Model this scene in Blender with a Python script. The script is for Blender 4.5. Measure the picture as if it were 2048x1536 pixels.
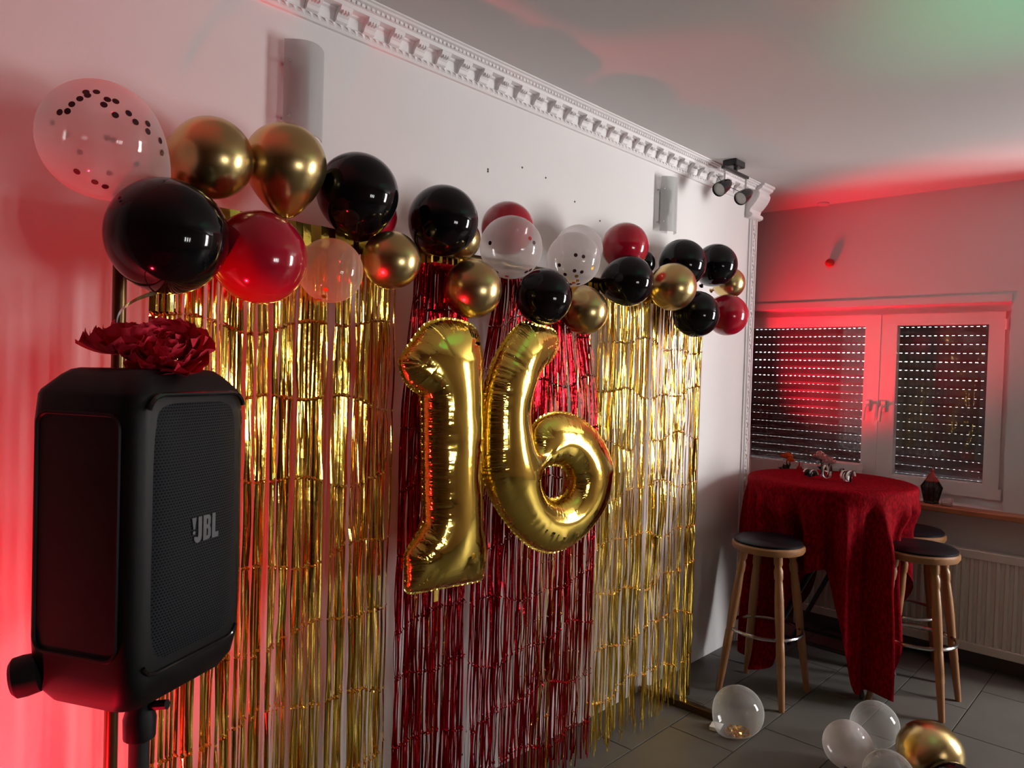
import bpy, bmesh, math, random
import numpy as np
from mathutils import Vector, Matrix, Quaternion
from mathutils.geometry import delaunay_2d_cdt
PI = math.pi
scn = bpy.context.scene
for o in list(bpy.data.objects): bpy.data.objects.remove(o)
COL = scn.collection

# ------------------------------------------------------------------ camera
CAM = Vector((1.9405, 0.0, 1.55))
cd = bpy.data.cameras.new('camera'); cam = bpy.data.objects.new('camera', cd); COL.objects.link(cam)
cd.sensor_width = 36.0; cd.lens = 1467.0 / 2048 * 36.0; cd.clip_start = 0.02
R3 = Matrix(((0.72875, -0.035884, 0.683839), (0.684111, -0.005966, -0.729354), (0.030252, 0.999338, 0.020201)))
cam.matrix_world = Matrix.Translation(CAM) @ R3.to_4x4()
scn.camera = cam

# ------------------------------------------------------------------ world, exposure
scn.view_settings.view_transform = 'Standard'
try: scn.view_settings.look = 'None'
except Exception: pass
scn.view_settings.gamma = 1.0
scn.view_settings.use_curve_mapping = False
scn.view_settings.exposure = 0.0
w = bpy.data.worlds.new('overcast_sky'); scn.world = w; w.use_nodes = True
bg = w.node_tree.nodes['Background']
bg.inputs[0].default_value = (0.98, 0.96, 0.95, 1); bg.inputs[1].default_value = 54.0

def lamp(name, kind, loc, aim, energy, color, size=0.05, angle=60, blend=0.5):
    d = bpy.data.lights.new(name, kind); d.energy = energy; d.color = color
    o = bpy.data.objects.new(name, d); COL.objects.link(o); o.location = loc
    o.rotation_euler = (Vector(aim) - Vector(loc)).to_track_quat('-Z', 'Y').to_euler()
    if kind == 'SPOT':
        d.spot_size = math.radians(angle); d.spot_blend = blend; d.shadow_soft_size = size
    return o
def portal(name, loc, aim, sx, sy):
    o = lamp(name, 'AREA', loc, aim, 1, (1, 1, 1)); d = o.data
    d.shape = 'RECTANGLE'; d.size = sx; d.size_y = sy; d.cycles.is_portal = True
RED = (1.0, 0.012, 0.035)
# party uplights on the floor in the left corner and on the sill end in the alcove, green one out in the room
lamp('red_uplight_floor', 'SPOT', (0.42, -0.10, 0.15), (0.0, 0.36, 0.95), 150, RED, 0.04, 98, 1.0)
lamp('red_uplight_alcove', 'SPOT', (-0.32, 4.32, 1.02), (0.44, 4.80, 1.95), 150, RED, 0.06, 74, 0.8)
lamp('green_uplight', 'SPOT', (2.9, 1.7, 1.0), (1.80, 2.40, 2.645), 130, (0.05, 1.0, 0.40), 0.04, 34, 1.0)

# ------------------------------------------------------------------ helpers
def link(name, me, mat=None, parent=None, loc=None, rot=None):
    o = bpy.data.objects.new(name, me); COL.objects.link(o)
    if mat is not None and me is not None and len(me.materials) == 0: me.materials.append(mat)
    if parent is not None: o.parent = parent
    if loc is not None: o.location = loc
    if rot is not None: o.rotation_euler = rot
    return o
def tag(o, label, cat=None, group=None, kind=None):
    if label: o['label'] = label
    if cat: o['category'] = cat
    if group: o['group'] = group
    if kind: o['kind'] = kind
    return o
def empty(name, loc=(0, 0, 0), label=None, cat=None, group=None, rotz=0):
    o = bpy.data.objects.new(name, None); COL.objects.link(o); o.location = loc; o.rotation_euler = (0, 0, rotz)
    o.empty_display_size = 0.05
    return tag(o, label, cat, group)
class MB:
    def __init__(s): s.v = []; s.f = []
    def add(s, v, f):
        n = len(s.v); s.v += [tuple(p) for p in v]; s.f += [tuple(i + n for i in q) for q in f]; return s
    def box(s, a, b, M=None):
        x0, y0, z0 = a; x1, y1, z1 = b
        v = [(x0,y0,z0),(x1,y0,z0),(x1,y1,z0),(x0,y1,z0),(x0,y0,z1),(x1,y0,z1),(x1,y1,z1),(x0,y1,z1)]
        if M is not None: v = [tuple(M @ Vector(p)) for p in v]
        return s.add(v, [(0,3,2,1),(4,5,6,7),(0,1,5,4),(1,2,6,5),(2,3,7,6),(3,0,4,7)])
    def bbox(s, a, b, r):     # box with chamfered edges
        x0, y0, z0 = a; x1, y1, z1 = b; v = []
        for (x, sx) in ((x0, 1), (x1, -1)):
            for (y, sy) in ((y0, 1), (y1, -1)):
                for (z, sz) in ((z0, 1), (z1, -1)):
                    v += [(x, y + sy*r, z + sz*r), (x + sx*r, y, z + sz*r), (x + sx*r, y + sy*r, z)]
        bm = bmesh.new()
        for p in v: bm.verts.new(p)
        bmesh.ops.convex_hull(bm, input=bm.verts)
        bmesh.ops.dissolve_limit(bm, angle_limit=0.01, verts=bm.verts, edges=bm.edges)
        bm.verts.index_update()
        vv = [p.co[:] for p in bm.verts]; ff = [[q.index for q in f.verts] for f in bm.faces]; bm.free()
        return s.add(vv, ff)
    def tube(s, pts, r, n=10, cap=True, closed=False):
        pts = [Vector(p) for p in pts]; m = len(pts); rr = r if isinstance(r, (list, tuple)) else [r] * m
        up = None; base = len(s.v)
        for i, p in enumerate(pts):
            if closed: t = pts[(i + 1) % m] - pts[i - 1]
            else: t = pts[min(i + 1, m - 1)] - pts[max(i - 1, 0)]
            t.normalize()
            if up is None: up = Vector((0, 0, 1)) if abs(t.z) < 0.9 else Vector((1, 0, 0))
            a = t.cross(up); a.normalize(); b = a.cross(t); up = b
            for k in range(n):
                q = 2 * PI * k / n; s.v.append(tuple(p + a * (math.cos(q) * rr[i]) + b * (math.sin(q) * rr[i])))
        for i in range(m if closed else m - 1):
            j = (i + 1) % m
            for k in range(n):
                l = (k + 1) % n; s.f.append((base + i*n + k, base + i*n + l, base + j*n + l, base + j*n + k))
        if cap and not closed:
            s.f.append(tuple(base + k for k in range(n))[::-1]); s.f.append(tuple(base + (m-1)*n + k for k in range(n)))
        return s
    def lathe(s, prof, n=24, M=None, capends=True):
        base = len(s.v); m = len(prof)
        for (r, z) in prof:
            for k in range(n):
                q = 2 * PI * k / n; p = Vector((r * math.cos(q), r * math.sin(q), z))
                s.v.append(tuple(M @ p if M is not None else p))
        for i in range(m - 1):
            for k in range(n):
                l = (k + 1) % n; s.f.append((base + i*n + k, base + i*n + l, base + (i+1)*n + l, base + (i+1)*n + k))
        if capends:
            if prof[0][0] > 1e-6: s.f.append(tuple(base + k for k in range(n))[::-1])
            if prof[-1][0] > 1e-6: s.f.append(tuple(base + (m-1)*n + k for k in range(n)))
        return s
    def prism(s, poly, a, b, axis='y'):      # closed 2D polygon swept from a to b along an axis
        def P(u, v, t): return (u, t, v) if axis == 'y' else ((t, u, v) if axis == 'x' else (u, v, t))
        n = len(poly)
        v = [P(u, q, a) for u, q in poly] + [P(u, q, b) for u, q in poly]
        f = [(i, (i+1) % n, n + (i+1) % n, n + i) for i in range(n)] + [tuple(range(n))[::-1], tuple(range(n, 2*n))]
        return s.add(v, f)
    def mesh(s, name, smooth=False, weld=False):
        me = bpy.data.meshes.new(name); me.from_pydata(s.v, [], s.f)
        bm = bmesh.new(); bm.from_mesh(me)
        if weld: bmesh.ops.remove_doubles(bm, verts=bm.verts, dist=1e-5)
        bmesh.ops.recalc_face_normals(bm, faces=bm.faces)
        if smooth:
            for f in bm.faces: f.smooth = True
            for e in bm.edges:
                if len(e.link_faces) == 2 and e.calc_face_angle(0) > (0.7 if smooth is True else smooth): e.smooth = False
        bm.to_mesh(me); bm.free(); return me
    def build(s, name, mat, parent=None, smooth=False, weld=False, **k):
        return link(name, s.mesh(name, smooth, weld), mat, parent, **k)
def align(d):      # rotation taking +Z to d
    return Vector((0, 0, 1)).rotation_difference(Vector(d).normalized()).to_matrix().to_4x4()
def catmull(P, n=8, closed=True):
    P = [Vector(p) for p in P]; out = []; m = len(P)
    for i in range(m if closed else m - 1):
        if closed: a, b, c, d = P[i-1], P[i], P[(i+1) % m], P[(i+2) % m]
        else: a, b, c, d = P[max(i-1, 0)], P[i], P[i+1], P[min(i+2, m-1)]
        for k in range(n):
            t = k / n
            out.append(0.5 * (2*b + (c-a)*t + (2*a - 5*b + 4*c - d)*t*t + (3*b - a - 3*c + d)*t**3))
    if not closed: out.append(P[-1])
    return out

# ------------------------------------------------------------------ materials
def nodes(m): return m.node_tree.nodes, m.node_tree.links
def mat(name, color, rough=0.5, metal=0.0, noise=None, bump=None, **kw):
    m = bpy.data.materials.new(name); m.use_nodes = True; N, L = nodes(m); b = N['Principled BSDF']
    b.inputs['Base Color'].default_value = (*color, 1); b.inputs['Roughness'].default_value = rough; b.inputs['Metallic'].default_value = metal
    for k, v in kw.items():
        k = k.replace('_', ' ')
        if k in b.inputs: b.inputs[k].default_value = v
    tc = N.new('ShaderNodeTexCoord')
    if noise:      # (scale, amount)  slight procedural colour variation
        t = N.new('ShaderNodeTexNoise'); t.inputs['Scale'].default_value = noise[0]; t.inputs['Detail'].default_value = 5
        L.new(tc.outputs['Object'], t.inputs['Vector'])
        mx = N.new('ShaderNodeMix'); mx.data_type = 'RGBA'
        a = noise[1]
        mx.inputs[6].default_value = (*[c * (1 - a) for c in color], 1); mx.inputs[7].default_value = (*[min(1, c * (1 + a)) for c in color], 1)
        L.new(t.outputs['Fac'], mx.inputs[0]); L.new(mx.outputs[2], b.inputs['Base Color'])
    if bump:       # (scale, strength, distance)
        t = N.new('ShaderNodeTexNoise'); t.inputs['Scale'].default_value = bump[0]; t.inputs['Detail'].default_value = 3
        L.new(tc.outputs['Object'], t.inputs['Vector'])
        bp = N.new('ShaderNodeBump'); bp.inputs['Strength'].default_value = bump[1]; bp.inputs['Distance'].default_value = bump[2]
        L.new(t.outputs['Fac'], bp.inputs['Height']); L.new(bp.outputs[0], b.inputs['Normal'])
    return m
def clear_mat(name, color, alpha, edge, rough=0.06):      # thin translucent film, denser seen edge-on
    m = bpy.data.materials.new(name); m.use_nodes = True; N, L = nodes(m); N.remove(N['Principled BSDF'])
    tr = N.new('ShaderNodeBsdfTransparent')
    df = N.new('ShaderNodeBsdfDiffuse'); df.inputs[0].default_value = (*color, 1)
    tl = N.new('ShaderNodeBsdfTranslucent'); tl.inputs[0].default_value = (*color, 1)
    gl = N.new('ShaderNodeBsdfGlossy'); gl.inputs['Roughness'].default_value = rough
    lw = N.new('ShaderNodeLayerWeight'); lw.inputs['Blend'].default_value = 0.5
    pw = N.new('ShaderNodeMath'); pw.operation = 'POWER'; pw.inputs[1].default_value = 2.5; L.new(lw.outputs['Facing'], pw.inputs[0])
    def rng_(a, b):
        mr = N.new('ShaderNodeMapRange'); mr.inputs['To Min'].default_value = a; mr.inputs['To Max'].default_value = b; L.new(pw.outputs[0], mr.inputs['Value']); return mr.outputs[0]
    m1 = N.new('ShaderNodeMixShader'); m1.inputs[0].default_value = 0.45; L.new(df.outputs[0], m1.inputs[1]); L.new(tl.outputs[0], m1.inputs[2])
    m2 = N.new('ShaderNodeMixShader'); L.new(rng_(alpha, edge), m2.inputs[0]); L.new(tr.outputs[0], m2.inputs[1]); L.new(m1.outputs[0], m2.inputs[2])
    m3 = N.new('ShaderNodeMixShader'); L.new(rng_(0.03, 0.30), m3.inputs[0]); L.new(m2.outputs[0], m3.inputs[1]); L.new(gl.outputs[0], m3.inputs[2])
    L.new(m3.outputs[0], N['Material Output'].inputs[0]); return m
def glass_mat(name, tint=(1, 1, 1)):
    m = bpy.data.materials.new(name); m.use_nodes = True; N, L = nodes(m); N.remove(N['Principled BSDF'])
    t = N.new('ShaderNodeBsdfTransparent'); t.inputs[0].default_value = (*tint, 1)
    g = N.new('ShaderNodeBsdfGlossy'); g.inputs['Roughness'].default_value = 0.01
    lw = N.new('ShaderNodeLayerWeight'); lw.inputs['Blend'].default_value = 0.5
    pw = N.new('ShaderNodeMath'); pw.operation = 'POWER'; pw.inputs[1].default_value = 4.0; L.new(lw.outputs['Facing'], pw.inputs[0])
    fr = N.new('ShaderNodeMapRange'); fr.inputs['To Min'].default_value = 0.05; fr.inputs['To Max'].default_value = 0.8; L.new(pw.outputs[0], fr.inputs['Value'])
    mx = N.new('ShaderNodeMixShader'); L.new(fr.outputs[0], mx.inputs[0]); L.new(t.outputs[0], mx.inputs[1]); L.new(g.outputs[0], mx.inputs[2])
    L.new(mx.outputs[0], N['Material Output'].inputs[0]); return m

M = {}
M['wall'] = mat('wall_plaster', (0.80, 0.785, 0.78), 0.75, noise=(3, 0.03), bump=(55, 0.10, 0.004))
M['wall_shaded'] = mat('wall_plaster_shaded', (0.62, 0.60, 0.60), 0.8, noise=(3, 0.03), bump=(70, 0.12, 0.004))  # same white paint; the wall's lack of light is put into the colour
M['panel'] = mat('unseen_wall_dark', (0.24, 0.18, 0.145), 0.6, noise=(4, 0.2))  # unseen walls; dark wood tone made up to cut bounced light
M['ceiling'] = mat('ceiling_paint', (0.60, 0.585, 0.575), 0.85, noise=(2, 0.03))
M['stucco'] = mat('white_stucco', (0.82, 0.80, 0.80), 0.6, bump=(90, 0.08, 0.003))
M['grout'] = mat('dark_grout', (0.010, 0.009, 0.008), 0.95)
M['tile'] = mat('grey_floor_tile', (0.112, 0.106, 0.095), 0.5, Specular_IOR_Level=0.25, noise=(6, 0.16), bump=(40, 0.06, 0.002))
M['pvc'] = mat('white_pvc', (0.72, 0.70, 0.69), 0.35)
M['glass'] = glass_mat('window_glass')
M['shutter'] = mat('grey_shutter_slat', (0.085, 0.082, 0.085), 0.45)
M['sillwood'] = mat('brown_sill_wood', (0.36, 0.13, 0.06), 0.4, noise=(8, 0.25))
M['radiator'] = mat('radiator_enamel', (0.58, 0.54, 0.48), 0.4)
M['gold_latex'] = mat('chrome_gold_latex', (0.62, 0.46, 0.20), 0.27, 1.0)
M['black_latex'] = mat('black_latex', (0.004, 0.004, 0.005), 0.07, Specular_IOR_Level=0.32)
M['red_latex'] = mat('red_latex', (0.42, 0.006, 0.025), 0.13, Coat_Weight=0.4, Coat_Roughness=0.06)
M['clear_latex'] = clear_mat('clear_white_latex', (0.86, 0.80, 0.79), 0.34, 0.78)
M['clear_thin'] = clear_mat('clear_thin_latex', (0.80, 0.80, 0.78), 0.13, 0.60)
M['clear_amber'] = clear_mat('clear_amber_latex', (0.80, 0.66, 0.45), 0.42, 0.75)
M['confetti_dark'] = mat('dark_confetti', (0.05, 0.01, 0.015), 0.35, 0.3)
M['confetti_gold'] = mat('gold_confetti', (0.75, 0.45, 0.10), 0.3, 1.0)
M['confetti_red'] = mat('red_confetti', (0.55, 0.02, 0.03), 0.4)
M['foil_gold'] = mat('gold_fringe_foil', (0.88, 0.60, 0.10), 0.13, 1.0, bump=(35, 0.09, 0.01))
M['foil_red'] = mat('red_fringe_foil', (0.42, 0.003, 0.010), 0.17, 1.0, bump=(60, 0.22, 0.01))
M['foil_silver'] = mat('silver_foil', (0.6, 0.6, 0.62), 0.15, 1.0)
M['foil_digit'] = mat('gold_mylar', (0.92, 0.66, 0.13), 0.085, 1.0)
M['brass'] = mat('dark_brass_tube', (0.12, 0.075, 0.03), 0.3, 0.9)
M['plastic'] = mat('black_plastic', (0.004, 0.004, 0.0045), 0.5, Specular_IOR_Level=0.3)
M['plastic_gloss'] = mat('black_gloss_plastic', (0.010, 0.010, 0.011), 0.10)
M['rubber'] = mat('black_rubber', (0.010, 0.010, 0.011), 0.7)
M['logo'] = mat('grey_logo', (0.12, 0.125, 0.135), 0.5, 0.1)
M['logo_edge'] = mat('logo_red_edge', (0.30, 0.03, 0.03), 0.5)
M['petal'] = mat('red_paper_petal', (0.75, 0.016, 0.05), 0.75, noise=(30, 0.25), bump=(60, 0.4, 0.004))
M['stoolwood'] = mat('beech_wood', (0.27, 0.125, 0.048), 0.35, noise=(12, 0.18))
M['vinyl'] = mat('black_vinyl', (0.006, 0.006, 0.008), 0.38, Specular_IOR_Level=0.2)
M['chrome'] = mat('chrome_ring', (0.62, 0.62, 0.62), 0.18, 1.0)
M['blackmetal'] = mat('black_steel', (0.012, 0.011, 0.011), 0.4)
M['paper'] = mat('white_paper', (0.75, 0.74, 0.72), 0.8)
M['ribbon_w'] = mat('white_ribbon', (0.75, 0.72, 0.68), 0.4)
M['ribbon_k'] = mat('black_ribbon', (0.02, 0.015, 0.015), 0.4)
M['orange'] = mat('orange_petal', (0.85, 0.20, 0.03), 0.7)
M['pink'] = mat('pink_petal', (0.85, 0.50, 0.50), 0.7)
M['leaf'] = mat('dark_leaf', (0.03, 0.035, 0.02), 0.6)
M['lantern'] = mat('dark_lantern_iron', (0.02, 0.016, 0.014), 0.5, 0.5)
M['redglass'] = clear_mat('red_lantern_glass', (0.55, 0.04, 0.03), 0.7, 0.9)
M['darkglass'] = clear_mat('dark_lantern_glass', (0.05, 0.02, 0.016), 0.8, 0.95)
M['waxglass'] = clear_mat('tealight_glass', (0.75, 0.65, 0.62), 0.3, 0.7)
M['curtain'] = mat('white_net_curtain', (0.8, 0.76, 0.74), 0.9)
M['frost'] = clear_mat('frosted_lamp_glass', (0.62, 0.64, 0.63), 0.52, 0.80, 0.35)
M['redball'] = mat('red_gloss_ball', (0.55, 0.02, 0.02), 0.12, Coat_Weight=0.5)
M['lens'] = mat('lamp_lens', (0.55, 0.56, 0.52), 0.25)
M['asphalt'] = mat('pavement', (0.80, 0.79, 0.77), 0.9, noise=(2, 0.1))
M['dark_ground'] = mat('dark_unseen_ground', (0.035, 0.04, 0.02), 0.95, noise=(1, 0.3))  # unseen ground, made dark to dim the shutter slots
M['hole'] = mat('nail_hole', (0.12, 0.11, 0.10), 0.9)

# crushed velvet; its sheen streaks are put into the lighter ramp colour
m = mat('red_crushed_velvet', (0.30, 0.004, 0.016), 0.75, Sheen_Weight=0.0, Sheen_Roughness=0.35, Specular_IOR_Level=0.03); N, L = nodes(m); b = N['Principled BSDF']
tc = N.new('ShaderNodeTexCoord'); mp = N.new('ShaderNodeMapping'); mp.inputs['Scale'].default_value = (1, 1, 0.45)
t = N.new('ShaderNodeTexNoise'); t.inputs['Scale'].default_value = 95; t.inputs['Detail'].default_value = 5; t.inputs['Distortion'].default_value = 0.3
cr = N.new('ShaderNodeValToRGB'); cr.color_ramp.elements[0].position = 0.42; cr.color_ramp.elements[1].position = 0.72
cr.color_ramp.elements[0].color = (0.13, 0.0007, 0.003, 1); cr.color_ramp.elements[1].color = (0.29, 0.0022, 0.010, 1)
L.new(tc.outputs['Object'], mp.inputs[0]); L.new(mp.outputs[0], t.inputs['Vector']); L.new(t.outputs['Fac'], cr.inputs[0]); L.new(cr.outputs[0], b.inputs['Base Color'])
bp = N.new('ShaderNodeBump'); bp.inputs['Strength'].default_value = 0.35; bp.inputs['Distance'].default_value = 0.006
L.new(t.outputs['Fac'], bp.inputs['Height']); L.new(bp.outputs[0], b.inputs['Normal'])
b.inputs['Sheen Tint'].default_value = (0.9, 0.1, 0.15, 1)
M['velvet'] = m

# speaker grille: staggered perforations
m = mat('speaker_grille', (0.03, 0.034, 0.04), 0.6, 0.0, Specular_IOR_Level=0.12); N, L = nodes(m); b = N['Principled BSDF']
tc = N.new('ShaderNodeTexCoord'); br = N.new('ShaderNodeTexBrick')
br.inputs['Scale'].default_value = 1.0; br.offset = 0.5
br.inputs['Brick Width'].default_value = 0.0060; br.inputs['Row Height'].default_value = 0.0050; br.inputs['Mortar Size'].default_value = 0.0011; br.inputs['Mortar Smooth'].default_value = 0.25
br.inputs['Color1'].default_value = (0.003, 0.003, 0.003, 1); br.inputs['Color2'].default_value = (0.003, 0.003, 0.003, 1); br.inputs['Mortar'].default_value = (0.026, 0.030, 0.036, 1)
L.new(tc.outputs['UV'], br.inputs['Vector']); L.new(br.outputs['Color'], b.inputs['Base Color'])
bp = N.new('ShaderNodeBump'); bp.inputs['Strength'].default_value = 0.8; bp.inputs['Distance'].default_value = 0.0015
L.new(br.outputs['Fac'], bp.inputs['Height']); L.new(bp.outputs[0], b.inputs['Normal'])
M['grille'] = m

# mylar digit: fine radial creases stored along the seam (UV u = seam length, v = distance from seam)
m = M['foil_digit']; N, L = nodes(m); b = N['Principled BSDF']
uv = N.new('ShaderNodeTexCoord'); sp = N.new('ShaderNodeSeparateXYZ'); L.new(uv.outputs['UV'], sp.inputs[0])
cb = N.new('ShaderNodeCombineXYZ')
a1 = N.new('ShaderNodeMath'); a1.operation = 'MULTIPLY'; a1.inputs[1].default_value = 110; L.new(sp.outputs[0], a1.inputs[0])
a2 = N.new('ShaderNodeMath'); a2.operation = 'MULTIPLY'; a2.inputs[1].default_value = 6; L.new(sp.outputs[1], a2.inputs[0])
L.new(a1.outputs[0], cb.inputs[0]); L.new(a2.outputs[0], cb.inputs[1])
t = N.new('ShaderNodeTexNoise'); t.inputs['Scale'].default_value = 1.0; t.inputs['Detail'].default_value = 3; L.new(cb.outputs[0], t.inputs['Vector'])
mr = N.new('ShaderNodeMapRange'); mr.inputs['From Max'].default_value = 0.055; mr.inputs['To Min'].default_value = 1; mr.inputs['To Max'].default_value = 0; L.new(sp.outputs[1], mr.inputs['Value'])
mu = N.new('ShaderNodeMath'); mu.operation = 'MULTIPLY'; L.new(t.outputs['Fac'], mu.inputs[0]); L.new(mr.outputs[0], mu.inputs[1])
bp = N.new('ShaderNodeBump'); bp.inputs['Strength'].default_value = 0.6; bp.inputs['Distance'].default_value = 0.008
L.new(mu.outputs[0], bp.inputs['Height']); L.new(bp.outputs[0], b.inputs['Normal'])

# ------------------------------------------------------------------ room shell
H = 2.645; YW = 4.72; XR = 3.9; YB = -3.0; XC = 2.05; YE = 7.0
def struct(o): o['kind'] = 'structure'; return o
def wall_cells(axis, u0, u1, z0, z1, t0, t1, holes):
    us = sorted({u0, u1} | {h[0] for h in holes} | {h[1] for h in holes}); zs = sorted({z0, z1} | {h[2] for h in holes} | {h[3] for h in holes})
    mb = MB()
    for i in range(len(us) - 1):
        for j in range(len(zs) - 1):
            c = ((us[i] + us[i+1]) / 2, (zs[j] + zs[j+1]) / 2)
            if any(h[0] < c[0] < h[1] and h[2] < c[1] < h[3] for h in holes): continue
            if axis == 'x': mb.box((us[i], t0, zs[j]), (us[i+1], t1, zs[j+1]))
            else: mb.box((t0, us[i], zs[j]), (t1, us[i+1], zs[j+1]))
    return mb
WIN = (-0.58, 1.185, 0.86, 1.995)
DOOR = (4.95, 6.10, 0.55, 2.45)
RW = [(1.20, 1.32, 0.95, 1.45), (1.48, 1.60, 0.95, 1.45), (1.76, 1.88, 0.95, 1.45)]
wl = struct(MB().box((-0.22, YB, -0.02), (0.0, 4.10, H)).build('wall_left', M['wall']))
struct(MB().box((-0.90, 3.4, -0.02), (-0.80, YW + 0.25, H)).build('wall_alcove', M['wall']))
struct(MB().box((-0.80, 3.4, -0.02), (-0.22, 3.5, H)).build('wall_alcove_end', M['wall']))
wb = struct(wall_cells('x', -0.80, XC, -0.02, H, YW, YW + 0.25, [WIN]).build('wall_back', M['wall_shaded']))
struct(wall_cells('y', YB, YE + 0.2, -0.02, H, XR, XR + 0.2, RW + [DOOR]).build('wall_right', M['panel']))
struct(MB().box((XC - 0.25, YW + 0.25, -0.02), (XC, YE, H)).build('wall_return', M['wall_shaded']))
struct(MB().box((XC - 0.25, YE, -0.02), (XR, YE + 0.2, H)).build('wall_end', M['panel']))
struct(MB().box((-0.22, YB - 0.2, -0.02), (XR + 0.2, YB, H)).build('wall_rear', M['panel']))
struct(MB().box((-0.9, YB - 0.2, H), (XR + 0.2, YW + 0.25, H + 0.1)).box((XC - 0.25, YW + 0.25, H), (XR + 0.2, YE + 0.2, H + 0.1)).build('ceiling', M['ceiling']))
fl = struct(MB().box((-0.9, YB - 0.2, -0.12), (XR + 0.2, YW + 0.25, -0.004)).box((XC - 0.25, YW + 0.25, -0.12), (XR + 0.2, YE + 0.2, -0.004)).build('floor', M['grout']))
struct(MB().box((-400, YW + 0.25, -0.30), (XC - 0.25, 400, -0.12)).box((XC - 0.25, YE + 0.2, -0.30), (XR + 0.2, 400, -0.12)).build('ground_yard', M['dark_ground']))

# floor tiles 30 x 60 in running offset
tile_me = MB().bbox((0.0022, 0.0022, -0.02), (0.2978, 0.5978, 0.0), 0.0012).mesh('tile'); tile_me.materials.append(M['tile'])
rest = MB()
for i in range(-3, 14):
    x = -0.01 + 0.30 * i
    off = (2.84 + 0.295 * (i - 1)) % 0.6
    for j in range(-6, 13):
        y = off + 0.6 * j
        YM = YE if x > XC - 0.25 else YW
        if x + 0.3 < -0.8 or x > XR or y + 0.6 < YB or y > YM: continue
        if -0.2 < x < 3.0 and y > 1.0 and y + 0.6 <= YW: link('tile', tile_me, None, fl, (x, y, 0))
        else:
            rest.box((max(x, -0.8) + 0.0022, max(y, YB) + 0.0022, -0.02), (min(x + 0.2978, XR), min(y + 0.5978, YM), 0.0))
o = rest.build('tile_field', M['tile'], fl); o['kind'] = 'stuff'

# skirting and nail holes
struct(MB().box((-0.8, YW - 0.012, 0.0), (XC, YW, 0.07)).build('baseboard_back', M['tile']))
for (y, z) in ((1.905, 2.283), (1.905, 2.275), (2.09, 2.33), (2.23, 2.32), (2.42, 2.26), (2.60, 2.21), (3.10, 2.14), (1.86, 0.12), (1.92, 0.10)):
    MB().lathe([(0.004, 0.0), (0.004, 0.0015), (0, 0.002)], 8).build('nail_hole', M['hole'], wl, loc=(0, y, z), rot=(0, PI/2, 0))

# crown moulding
crown = [(0, 2.550), (0.012, 2.550), (0.016, 2.556), (0.016, 2.572), (0.012, 2.576), (0.020, 2.602), (0.028, 2.606), (0.028, 2.611), (0.056, 2.611), (0.058, 2.622), (0.064, 2.624), (0.066, 2.632), (0.078, 2.634), (0.082, 2.639), (0.090, 2.640), (0.090, 2.645), (0, 2.645)]
cm = struct(MB().prism(crown, YB, 3.985, 'y').build('trim_1', M['stucco']))
mod = MB().prism([(0.010, -0.036), (0.018, -0.040), (0.026, -0.036), (0.030, -0.026), (0.038, -0.018), (0.050, -0.012), (0.055, 0.0), (0.008, 0.0)], -0.020, 0.020, 'y')
for k in (-0.010, 0.0, 0.010): mod.box((0.030, k - 0.002, -0.020), (0.052, k + 0.002, -0.010))
mod = mod.mesh('modillion'); mod.materials.append(M['stucco'])
k = 0; y = 1.150 - 0.099 * 12
while y < 3.96:
    link('modillion', mod, None, cm, (0, y, 2.611)); y += 0.099
mb = MB(); y = 0.3
while y < 3.97:
    mb.add([(0.016, y, 2.557), (0.016, y + 0.022, 2.557), (0.016, y + 0.022, 2.571), (0.016, y, 2.571), (0.023, y + 0.008, 2.566), (0.020, y + 0.016, 2.560)], [(0, 1, 5), (1, 2, 4, 5), (2, 3, 4), (3, 0, 5, 4)]); y += 0.026
o = mb.build('bead_row', M['stucco'], cm); o['kind'] = 'stuff'
mb = MB(); y = 0.3
while y < 3.97:
    mb.box((0.060, y, 2.6235), (0.0685, y + 0.009, 2.633)); y += 0.018
o = mb.build('rib_row', M['stucco'], cm); o['kind'] = 'stuff'
# scrolled corbel at the wall end and carved upright trim
pr = [(0, 2.462), (0.022, 2.458), (0.036, 2.464), (0.042, 2.476), (0.038, 2.488), (0.026, 2.494), (0.030, 2.510), (0.048, 2.528), (0.066, 2.550), (0.080, 2.572), (0.084, 2.592), (0.076, 2.606), (0.082, 2.612), (0.096, 2.618), (0.100, 2.630), (0.110, 2.634), (0.110, 2.645), (0, 2.645)]
cb_ = struct(MB().prism(pr, 3.985, 4.125, 'y').build('trim_2', M['stucco']))
MB().tube([(0.030, 3.983, 2.476), (0.030, 4.127, 2.476)], 0.014, 12).build('scroll', M['stucco'], cb_, smooth=True)
mb = MB()
for k in range(14):
    a = k * 2.4; mb.lathe([(0, 0), (0.007, 0.001), (0.005, 0.004), (0, 0.005)], 6, Matrix.Translation((0.058 + 0.022 * ((k % 7) / 6.0 - 0.4), 4.010 + 0.09 * ((k * 0.618) % 1), 2.54 + 0.06 * ((k % 7) / 6.0))) @ align((0.7, 0, -0.5)))
mb.build('relief', M['stucco'], cb_)
pt = struct(MB().prism([(0, 4.035), (0.008, 4.035), (0.010, 4.045), (0.018, 4.050), (0.018, 4.056), (0.012, 4.060), (0.012, 4.098), (0.018, 4.102), (0.018, 4.112), (0, 4.112)], 0.0, 2.462, 'z').build('trim_3', M['stucco']))
mb = MB(); z = 0.1; k = 0
while z < 2.44:
    s_ = 1 if k % 2 else -1
    pts = [(0.014, 4.079 + s_ * 0.012 * math.sin(t_ * 0.5), z + 0.0045 * t_) for t_ in range(8)]
    mb.tube(pts, [0.003, 0.005, 0.006, 0.005, 0.004, 0.005, 0.006, 0.003], 6); z += 0.046; k += 1
o = mb.build('relief', M['stucco'], pt, smooth=True); o['kind'] = 'stuff'

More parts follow.
